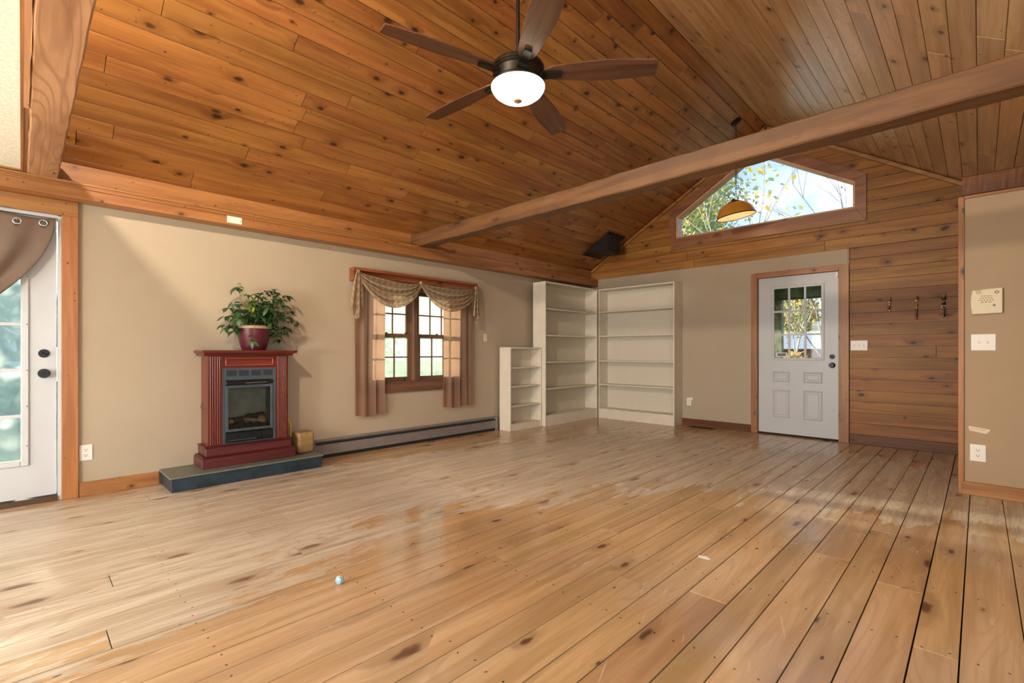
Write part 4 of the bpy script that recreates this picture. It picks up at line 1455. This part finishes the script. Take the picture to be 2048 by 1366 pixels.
bmesh_b = blade_mesh().mesh('blade')
bmesh_b.materials.append(M['blade'])
arm = MB()
arm.prism([(.135, -.032), (.205, -.027), (.275, -.022), (.279, 0), (.275, .022), (.205, .027), (.135, .032)], 'z', -.022, -.006)
arm.prism([(.10, -.034), (.16, -.032), (.16, .032), (.10, .034)], 'z', -.045, -.006)
arm_me = arm.mesh('blade_arm')
arm_me.materials.append(M['bronze'])
for q in range(5):
    a = radians(39.0 + 72 * q)
    for nm, me in (('blade', bmesh_b), ('blade_arm', arm_me)):
        o = bpy.data.objects.new(nm, me)
        col.objects.link(o)
        o.matrix_world = Matrix.Translation((FX, FY, bz)) @ Matrix.Rotation(a, 4, 'Z') @ Matrix.Rotation(radians(-12), 4, 'X')
        mw = o.matrix_world.copy()
        o.parent = cf
        o.matrix_parent_inverse = Matrix.Translation(cf.location).inverted()
        if nm == 'blade':
            md = o.modifiers.new('bevel', 'BEVEL'); md.width = .002; md.limit_method = 'ANGLE'

# ================================================================ PENDANT
PX, PY = 2.64, -.625
pcz = zl(PX)
pd = empty('pendant_lamp', (PX, PY, 2.95), 'amber glass dome pendant lamp hanging on a chain before the gable window', 'pendant lamp')
nrm = Vector((PL, 0, -1)).normalized()
can = MB().lathe([(.062, 0), (.062, .012), (.045, .022), (.01, .026)], 28)
co_ = can.build('canopy', M['bronze'], None, smooth=True)
co_.rotation_mode = 'QUATERNION'
co_.rotation_quaternion = nrm.to_track_quat('Z', 'Y')
co_.location = (PX, PY, pcz - .002)
put(co_, pd)
zt, zb_ = pcz - .03, 3.035
nlk = int((zt - zb_) / .026)
for q in range(nlk):
    z = zt - q * (zt - zb_) / nlk
    mb = MB().torus((0, 0, 0), .0115, .0034, 'x' if q % 2 else 'y', 10, 5)
    for i in range(len(mb.v)):
        v = mb.v[i]; mb.v[i] = (v[0] * .75, v[1] * .75, v[2] * 1.35)
    o = mb.build('chain_link', M['bronze'], None, loc=(PX, PY, z))
    put(o, pd)
part(MB().torus((PX, PY, 3.008), .025, .004, 'y', 18, 6), 'loop', M['bronze'], pd, smooth='all')
sh = bpy.data.objects.new('shade', MB().lathe([(.238, -.005), (.240, .002), (.232, .03), (.215, .075), (.185, .12), (.145, .155), (.095, .178), (.05, .188), (.05, .183), (.092, .173), (.140, .150), (.180, .116), (.209, .073), (.226, .03), (.232, .0), (.238, -.005)], 56, cap=False).mesh('shade'))
col.objects.link(sh)
sh.data.materials.append(M['amber'])
for p_ in sh.data.polygons: p_.use_smooth = True
vdir = Vector((CAM[0] - PX, CAM[1] - PY, 0)).normalized()
tilt = Matrix.Translation((PX, PY, 2.788)) @ Matrix.Rotation(radians(-9), 4, Vector((-.70, .716, 0))) @ Matrix.Scale(.955, 4)
sh.matrix_world = tilt
sh.parent = pd
sh.matrix_parent_inverse = Matrix.Translation(pd.location).inverted()


def sp(mb, name, mat, **kw):
    o = mb.build(name, mat, None, **kw)
    o.matrix_world = tilt
    o.parent = pd
    o.matrix_parent_inverse = Matrix.Translation(pd.location).inverted()
    return o


sp(MB().lathe([(.2315, .0), (.2255, .03), (.2085, .073), (.1795, .116), (.1395, .150), (.0915, .1725), (.02, .178)], 48, cap=False), 'lining', M['shadein'], smooth='all')
sp(MB().torus((0, 0, 0), .239, .0065, 'z', 56, 8), 'rim_band', M['bronze'], smooth='all')
sp(MB().lathe([(.078, .176), (.072, .196), (.04, .206), (.015, .222), (.012, .232)], 28), 'cap', M['bronze'], smooth=True)
sp(MB().sphere((0, 0, .085), .034, 14, 10, (1, 1, 1.2)), 'bulb', M['bulb'], smooth='all')
sp(MB().cyl((0, 0, .12), (0, 0, .18), .016, n=12), 'socket', M['ivory'])

# assumed loft lamp behind the viewer, above the tile deck, casts the diagonal shadow
lp = empty('assumed_globe_lamp', (2.75, -7.35, 3.2), 'assumed round glass globe lamp, unseen, hanging over the loft behind the viewer', 'pendant lamp')
part(MB().sphere((2.75, -7.35, 3.2), .085, 20, 14), 'globe', M['globe'], lp, smooth='all')
part(MB().cyl((2.75, -7.35, 3.28), (2.75, -7.35, zl(2.75)), .008, n=8), 'stem', M['bronze'], lp)
part(MB().lathe([(.05, 3.27), (.04, 3.30), (.01, 3.32)], 16, (2.75, -7.35, 0)), 'fitter', M['bronze'], lp)

# added fill lamp, unseen behind the viewer, to brighten the ceiling slopes
tl_ = empty('fill_lamp', (2.3, -9.0, 0), 'unseen added fill lamp with opal globe behind the viewer', 'floor lamp')
part(MB().lathe([(.14, 0), (.14, .02), (.03, .035), (.012, .05)], 28, (2.3, -9.0, 0)), 'base', M['bronze'], tl_, smooth=True)
part(MB().cyl((2.3, -9.0, .04), (2.3, -9.0, .84), .012, n=12), 'pole', M['bronze'], tl_, smooth=True)
part(MB().lathe([(.02, .83), (.06, .85), (.055, .87)], 24, (2.3, -9.0, 0)), 'fitter', M['bronze'], tl_, smooth=True)
part(MB().sphere((2.3, -9.0, 1.0), .15, 24, 16), 'globe', M['opal'], tl_, smooth='all')

# ================================================================ SPEAKER
sk = empty('corner_speaker', (.44, -.30, 2.70), 'black wedge speaker mounted on the ceiling slope above the bookcases', 'speaker')
x0_, x1_ = .316, .805
off = .016


def szl(x): return zl(x) - off * sqrt(1 + PL * PL)


y0_, y1_ = -.672, -.200
part(MB().prism([(x0_ + .01, szl(x0_ + .01) - .010), (x1_ - .03, szl(x1_ - .03) - .010), (x1_ - .03, 2.655), (x1_ - .045, 2.632), (x1_ - .09, 2.618), (x0_ + .05, 2.640)], 'y', y0_ + .006, -.305), 'cabinet', M['speaker'], sk, bevel=.004)
part(MB().prism([(x0_, szl(x0_)), (x1_, szl(x1_)), (x1_ + .005, szl(x1_) - .012), (x0_ + .005, szl(x0_) - .012)], 'y', y0_, y1_), 'mounting_plate', M['speaker'], sk)
part(B(x1_ - .030, x1_ - .0225, y0_ + .022, -.32, 2.665, szl(x1_) - .055), 'grille', M['speaker'], sk, bevel=.003)
part(MB().cyl((x1_ - .0225, -.49, szl(x1_) - .09), (x1_ - .0205, -.49, szl(x1_) - .09), .007, n=10), 'badge', M['silver'], sk)

# ================================================================ WALL PLATES ETC.
def plate(name, label, cat, c, wdt_, hgt, ax, kind, mat=None, holes=1):
    """ax 'x': on left wall facing +x ; 'y': on a wall facing -y. c = centre on the wall surface"""
    e = empty(name, c, label, cat)
    cx_, cy_, cz_ = c

    def bx(u0, u1, v0, v1, t0, t1):
        if ax == 'x':
            return B(cx_ + t0, cx_ + t1, cy_ + u0, cy_ + u1, cz_ + v0, cz_ + v1)
        return B(cx_ + u0, cx_ + u1, cy_ - t1, cy_ - t0, cz_ + v0, cz_ + v1)
    mat = mat or M['plate']
    part(bx(-wdt_ / 2, wdt_ / 2, -hgt / 2, hgt / 2, .0005, .006), 'cover_plate', mat, e, bevel=.0025)
    if kind == 'outlet':
        for s in (.02, -.02):
            part(bx(-.0165, .0165, s - .014, s + .014, .006, .0075), 'receptacle', mat, e, bevel=.001)
            for u in (-.0065, .0065):
                part(bx(u - .0014, u + .0014, s - .001, s + .008, .0075, .0078), 'slot', M['slotblack'], e)
            part(bx(-.003, .003, s - .010, s - .005, .0075, .0078), 'slot', M['slotblack'], e)
    elif kind == 'toggle':
        for q in range(holes):
            u = (q - (holes - 1) / 2) * .046
            part(bx(u - .0055, u + .0055, -.012, .012, .006, .0066), 'toggle_slot', M['ivory'], e)
            part(bx(u - .004, u + .004, -.002, .010, .006, .016), 'toggle', mat, e, bevel=.0015)
            for s in (.03, -.03):
                part(bx(u - .0022, u + .0022, s - .0022, s + .0022, .006, .0068), 'screw', M['ivory'], e)
    elif kind == 'jack':
        part(bx(-.004, .004, -.004, .004, .006, .0085), 'jack', M['darkprint'], e)
    return e


plate('wall_outlet', 'white duplex outlet beside the glass door casing', 'outlet', (0, -6.561, .325), .076, .118, 'x', 'outlet')
plate('wall_outlet', 'small white outlet beside the tall bookcase on the end wall', 'outlet', (1.757, 0, .348), .068, .112, 'y', 'outlet')
plate('wall_outlet', 'white duplex outlet low on the tan partition', 'outlet', (4.822, -1.853, .322), .088, .128, 'y', 'outlet')
plate('light_switch', 'white three-toggle switch plate on the planks beside the entry door', 'light switch', (3.815, -.0025, 1.160), .165, .118, 'y', 'toggle', holes=3)
plate('light_switch', 'white two-gang switch plate on the tan partition below the keypad', 'light switch', (4.851, -1.853, 1.157), .134, .124, 'y', 'toggle', holes=2)
plate('wall_plate', 'narrow ivory jack plate between curtain and low bookcase', 'wall plate', (0, -2.475, 1.278), .062, .104, 'x', 'jack', M['ivory'])
tp = plate('wall_plate', 'small white plate on the pine beam above the fireplace wall', 'wall plate', (.1545, -5.596, 2.240), .118, .060, 'x', 'none')
part(MB().cyl((.1605, -5.55, 2.236), (.1622, -5.55, 2.236), .0035, n=8), 'screw', M['slotblack'], tp)
part(MB().cyl((.1605, -5.64, 2.244), (.1622, -5.64, 2.244), .0025, n=8), 'screw', M['greyled'], tp)
# adaptor plugged into the outlet by the bookcase
ad = empty('plug_adapter', (1.80, -.008, .395), 'small white plug adapter stuck out of the bookcase-side outlet', 'plug')
part(B(-.022, .022, -.02, .008, -.022, .022), 'body', M['plate'], ad, bevel=.004)
ad.children[0].matrix_parent_inverse = Matrix.Identity(4)
ad.rotation_euler = (0, radians(35), 0)

# alarm keypad on partition
ak = empty('alarm_keypad', (4.868, -1.853, 1.46), 'cream alarm keypad with speaker slots on the tan partition', 'keypad')
body = []
for q in range(9):
    t = q / 8
    body.append((4.790 - .008 * sin(t * pi), 1.368 + t * .180))
top_e = [(4.790 + .162 * t / 8, 1.548 + .010 * sin(t / 8 * pi * .5)) for t in range(1, 9)]
body += top_e + [(4.952, 1.372)]
part(MB().prism(body, 'y', -1.884, -1.8535), 'body', M['ivory'], ak, bevel=.004)
for q in range(6):
    zz = 1.521 + q * .0055
    hw = .017 * sqrt(max(.05, 1 - ((q - 2.5) / 3.2) ** 2))
    part(B(4.826 - hw, 4.826 + hw, -1.8846, -1.8838, zz, zz + .0022), 'speaker_slot', M['darkprint'], ak)
for row, (n_, zz) in enumerate(((4, 1.502), (5, 1.486), (6, 1.471), (3, 1.456))):
    for q in range(n_):
        xx = 4.866 + (q - (n_ - 1) / 2) * (.0145 if n_ > 3 else .021)
        hw = .004 if n_ > 3 else .0068
        part(B(xx - hw, xx + hw, -1.886, -1.8838, zz - .003, zz + .003), 'button', M['darkprint'], ak, bevel=.001)
part(MB().torus((4.922, -1.8845, 1.527), .009, .0028, 'y', 18, 6), 'logo_ring', M['darkprint'], ak)
part(MB().cyl((4.908, -1.8838, 1.431), (4.908, -1.8862, 1.431), .008, n=16), 'round_button', M['greyled'], ak)

# masking tape note
tn = empty('tape_note', (4.828, -1.854, .502), 'torn masking tape note with faint pink handwriting on the partition', 'note')
part(MB().prism([(4.771, .522), (4.889, .504), (4.885, .494), (4.866, .470), (4.775, .487), (4.772, .5)], 'y', -1.8555, -1.854), 'tape', M['tape'], tn)
rs = random.Random(4)
xx = 4.788
while xx < 4.868:
    l_ = rs.uniform(.006, .012)
    if not (4.822 < xx < 4.832):
        zc = .506 - (xx - 4.788) * .15
        pts = [(xx + l_ * t / 4, -1.8559, zc + (.0045 if t % 2 else -.0045) * rs.uniform(.5, 1)) for t in range(5)]
        part(MB().tube(pts, .0008, 4), 'handwriting', M['pink'], tn)
    xx += l_ + .002

# coat hooks
def hook(name, x, ztop, zbot, label, kind):
    e = empty(name, (x, -.004, ztop), label, 'coat hook', 'brass coat hooks on the plank wall')
    yb = -.004
    zm = (ztop + zbot) / 2
    part(MB().sphere((x, yb - .008, ztop - .02), .017, 12, 8, (1.2, .5, 1.2)).sphere((x, yb - .006, zm + .01), .013, 10, 8, (1, .6, 2.6)).sphere((x, yb - .006, zbot + .02), .013, 10, 8, (1, .5, 1.3)), 'back_plate', M['brass'] if kind != 2 else M['bronze'], e, smooth='all')
    part(MB().tube([(x, yb - .01, ztop - .015), (x + .002, yb - .035, ztop - .012), (x + .004, yb - .052, ztop + .004), (x + .004, yb - .05, ztop + .018)], [.010, .009, .008, .011], 8), 'upper_prong', M['brass'], e, smooth='all')
    part(MB().tube([(x, yb - .01, zm), (x, yb - .03, zm - .025), (x - .002, yb - .05, zbot + .03), (x - .002, yb - .066, zbot + .045), (x - .002, yb - .068, zbot + .06)], [.009, .009, .008, .007, .010], 8), 'lower_prong', M['brass'], e, smooth='all')
    if kind >= 1:
        part(MB().sphere((x, yb - .016, zm + .035), .012, 10, 8, (1.5, .7, .8)).sphere((x + .008, yb - .02, zm + .05), .008, 8, 6), 'ornament', M['brass'] if kind == 1 else M['bronze'], e, smooth='all')
    if kind == 1:
        part(MB().tube([(x, yb - .012, zbot + .06), (x - .004, yb - .014, zbot + .03), (x + .006, yb - .016, zbot)], [.011, .006, .008], 8), 'drop_tail', M['silver'], e, smooth='all')
    if kind == 2:
        part(MB().torus((x, yb - .016, zm), .016, .0035, 'y', 16, 6), 'ring', M['silver'], e, smooth='all')
        part(MB().tube([(x, yb - .012, zm - .02), (x - .003, yb - .016, zbot + .02), (x - .008, yb - .014, zbot), (x - .012, yb - .02, zbot + .01)], .005, 8), 'drop_tail', M['silver'], e, smooth='all')
    return e


hook('coat_hook', 4.097, 1.676, 1.538, 'plain brass coat hook nearest the entry door', 0)
hook('coat_hook', 4.333, 1.676, 1.442, 'long ornate brass coat hook in the middle of the three', 1)
hook('coat_hook', 4.558, 1.676, 1.455, 'dark coat hook with silver ring nearest the partition', 2)

# ================================================================ FLOOR BITS
vr = empty('floor_register', (2.0, -.13, 0), 'flat brown floor register by the end wall baseboard', 'register')
part(B(1.82, 2.18, -.185, -.085, .0005, .005), 'frame', M['vent'], vr, bevel=.002)
for q in range(8):
    part(B(1.84, 2.16, -.178 + q * .0108, -.174 + q * .0108, .005, .0064), 'louvre', M['slotblack'], vr)
bc = empty('bottle_cap', (2.685, -5.86, 0), 'small light blue plastic cap lying on the worn floor', 'cap')
c_ = MB().lathe([(.017, -.012), (.0175, .0), (.016, .010), (.013, .012)], 20).build('cap', M['bluecap'], bc, smooth=True)
c_.rotation_euler = (radians(80), 0, radians(30)); c_.location = (0, 0, .0175)
d_ = MB().torus((0, 0, 0), .0172, .0018, 'z', 20, 6).build('collar', M['plate'], bc)
d_.rotation_euler = (radians(80), 0, radians(30)); d_.location = (0, -.002, .0175)
tag(MB().prism([(-.03, -.012), (.035, -.02), (.02, .018), (-.025, .012)], 'z', 0, .002).build('paper_scrap', M['paper'], loc=(3.788, -4.385, .001), rot=(.0, .12, .6)), 'torn white paper scrap on the varnished floor', 'paper')
lfm = MB()
for a in range(5):
    t = a * 1.1
    lfm.prism([(0, 0), (.03 * cos(t - .3), .03 * sin(t - .3)), (.055 * cos(t), .055 * sin(t)), (.03 * cos(t + .3), .03 * sin(t + .3))], 'z', .0015 + a * .0004, .0025 + a * .0004)
tag(lfm.build('dry_leaf', M['yleaf'], loc=(3.283, -2.49, .0)), 'small yellow dry leaf on the floor before the entry door', 'leaf')

# ================================================================ OUTDOORS
tag(MB().quad((-60, -60, -.35), (60, -60, -.35), (60, 60, -.35), (-60, 60, -.35)).build('ground', M['grass']), 'pale green lawn outside the windows', 'lawn', kind='structure')


def tree(name, base, H, r0, seed, label, nb, depth, mats, leaf_n, leaf_s, spread, bark, crown=None, cat='tree', group=None):
    r_ = random.Random(seed)
    e = empty(name, base, label, cat, group)
    wood_ = MB()
    ends = []

    def grow(p, d_, l, r, dep):
        pts = [p]
        q = p
        dd = d_
        for s in range(4):
            dd = (dd + Vector((r_.uniform(-.18, .18), r_.uniform(-.18, .18), r_.uniform(-.06, .14)))).normalized()
            q = q + dd * (l / 4)
            pts.append(q)
        wood_.tube(pts, [r, r * .86, r * .74, r * .62, r * .5], 5)
        ends.append((pts[-1], dep)); ends.append((pts[2], dep)); ends.append((pts[3], dep))
        if dep <= 0: return
        for b_ in range(nb):
            k_ = pts[r_.choice((2, 3, 4))]
            a = r_.uniform(0, 2 * pi)
            nd = (dd + Vector((cos(a) * spread, sin(a) * spread, r_.uniform(-.1, .5)))).normalized()
            grow(k_, nd, l * r_.uniform(.55, .75), r * .5, dep - 1)
    grow(Vector((0, 0, 0)), Vector((0, 0, 1)), H * .55, r0, depth)
    t_ = wood_.build('trunk', bark, e)
    tips_ = [p for p, dp in ends if dp <= 1]
    for ci, m_ in enumerate(mats):
        mb = MB()
        for q in range(leaf_n):
            c = r_.choice(tips_) + Vector((r_.gauss(0, 1), r_.gauss(0, 1), r_.gauss(0, 1))) * (.22 if crown is None else crown)
            u = Vector((r_.uniform(-1, 1), r_.uniform(-1, 1), r_.uniform(-1, 1))).normalized()
            v = u.orthogonal().normalized()
            s = leaf_s * r_.uniform(.6, 1.2)
            mb.quad(c - u * s * .5, c + v * s * .35, c + u * s * .5, c - v * s * .35)
        if leaf_n:
            f_ = mb.build('foliage', m_, e)
            f_['kind'] = 'stuff'
    return e


tree('autumn_tree', (-3.4, 10.8, -.35), 8.8, .16, 3, 'yellow-green autumn tree seen through the left of the gable window', 4, 3, [M['fol_yel'], M['fol_grn'], M['fol_grn']], 4200, .19, .75, M['bark'], .5)
tree('maple_tree', (.95, 5.0, -.35), 7.2, .04, 16, 'thin maple with sparse leaves in the middle of the gable window', 4, 3, [M['fol_grn'], M['fol_yel']], 260, .14, .85, M['palebark'], .2)
tree('bare_tree', (3.0, 14.5, -.35), 9.2, .06, 8, 'bare twiggy tree at the right of the gable window', 4, 4, [M['fol_red']], 60, .12, .6, M['bark'])
rt_ = random.Random(50)
for q, (tx_, ty_) in enumerate(((.15, 12.4), (1.9, 8.0), (-1.6, 33), (-8.0, 34), (4.6, 33))):
    far = ty_ > 20
    tree('woodland_tree', (tx_, ty_, -.35), 6.2 if far else 4.6, .09 if far else .05, 60 + q, 'slim autumn woodland tree seen through the entry door panes', 4, 3 if far else 2, [rt_.choice((M['fol_red'], M['fol_yel'])), M['fol_grn']], 1700 if far else 300, .3 if far else .10, .6, rt_.choice((M['bark'], M['palebark'])), .5 if far else .3, group='woodland trees behind the entry door')


def shrub(name, base, rx, ry, rz, mats, n, s, seed, label, group=None):
    r_ = random.Random(seed)
    e = empty(name, base, label, 'shrub', group)
    st_ = MB()
    for q in range(9):
        a = r_.uniform(0, 6.28)
        st_.tube([(0, 0, 0), (rx * .3 * cos(a), ry * .3 * sin(a), rz * .8), (rx * .7 * cos(a), ry * .7 * sin(a), rz * 1.6)], [.02, .014, .006], 4)
    st_.build('stems', M['bark'], e)
    for m_ in mats:
        mb = MB()
        for q in range(n):
            d_ = Vector((r_.gauss(0, 1), r_.gauss(0, 1), r_.gauss(0, 1))).normalized() * r_.uniform(.55, 1.0)
            c = Vector((d_.x * rx, d_.y * ry, rz + d_.z * rz))
            u = Vector((r_.uniform(-1, 1), r_.uniform(-1, 1), r_.uniform(-1, 1))).normalized()
            v = u.orthogonal().normalized()
            k_ = s * r_.uniform(.6, 1.2)
            mb.quad(c - u * k_ * .5, c + v * k_ * .4, c + u * k_ * .5, c - v * k_ * .4)
        f_ = mb.build('foliage', m_, e)
        f_['kind'] = 'stuff'
    return e


for q, (tx_, ty_, ms_) in enumerate(((-7.2, 25.0, ('fol_red', 'fol_yel')), (-3.4, 25.4, ('fol_yel', 'fol_grn', 'fol_red')), (.4, 25.0, ('fol_grn', 'fol_yel')), (4.4, 25.2, ('fol_red', 'fol_grn')))):
    shrub('thicket', (tx_, ty_, -.35), 1.75, 1.6, 2.9, [M[m_] for m_ in ms_], 2300, .20, 170 + q, 'tall autumn thicket behind the brick house', 'thickets behind the brick house')
for q in range(3):
    shrub('brush', (-.5 + q * 1.25, 9.6, -.35), .6, .55, .72, [M['fol_red'], M['fol_yel'], M['fol_grn']], 420, .13, 90 + q, 'russet underbrush beyond the porch seen through the entry door panes', 'brush beyond the porch')
for q, (lx_, ly_, lb_) in enumerate(((-3.4, -7.9, 'tall hazy green shrub nearest the glass door'), (-6.5, -6.2, 'low hazy green shrub between glass door and curtained window'), (-4.6, -3.0, 'low hazy green shrub straight outside the curtained window'))):
    shrub('hedge_shrub', (lx_, ly_, -.35), 1.2, 1.1, 1.6 if q == 0 else .62, [M['fol_hedge'], M['fol_grn']], 900, .2, 120 + q, lb_, 'shrubs outside the left wall')
for q in range(5):
    tree('field_tree', (-29 - (q % 2) * 5, -19 + q * 7.5, -.35), 3.6, .14, 140 + q, 'far pale green tree in the field beyond the left wall windows', 4, 2, [M['fol_hedge'], M['fol_grn']], 700, .5, .8, M['bark'], .8, group='field trees beyond the left wall')
# neighbouring house
nh = empty('neighbour_house', (1.2, 17.5, -.35), 'distant brick house with grey roof seen through the entry door panes', 'house')
part(B(-2.4, 4.2, 16.0, 20.0, -.35, 1.25), 'wall', M['brick'], nh)
part(MB().prism([(15.6, 1.2), (18.0, 2.0), (20.4, 1.2)], 'x', -2.8, 4.6), 'roof', M['roofgrey'], nh)
for q in range(3):
    part(B(-1.4 + q * 1.9, -.7 + q * 1.9, 15.97, 16.0, .1, .95), 'window', M['steelgrey'], nh)
part(B(-2.4, 4.2, 15.9, 15.96, -.35, .05), 'foundation', M['palebark'], nh)
# porch
po = empty('porch', (2.9, 1.0, -.1), 'covered porch with peeling pale green post outside the entry door', 'porch')
part(B(2.41, 2.53, 1.72, 1.84, -.1, 1.94), 'post', M['postpaint'], po)
part(B(-.6, 6.4, 1.70, 1.86, 1.94, 2.12), 'header', M['postpaint'], po)
part(B(-.6, 6.4, 1.69, 1.70, 1.915, 1.945), 'header_edge', M['porchdark'], po)
part(B(-.8, 6.6, .145, 2.1, 2.135, 2.19), 'roof', M['porchdark'], po)
part(B(-.6, 6.4, .145, 2.0, -.34, -.05), 'deck', M['porchdark'], po)
tb = MB().prism([(1.9, -.35), (3.3, -.35), (2.8, 1.2)], 'y', 4.6, 5.6)
tag(tb.build('tarp', M['tarp']), 'blue-grey tarp peaked outside the entry door', 'tarp')
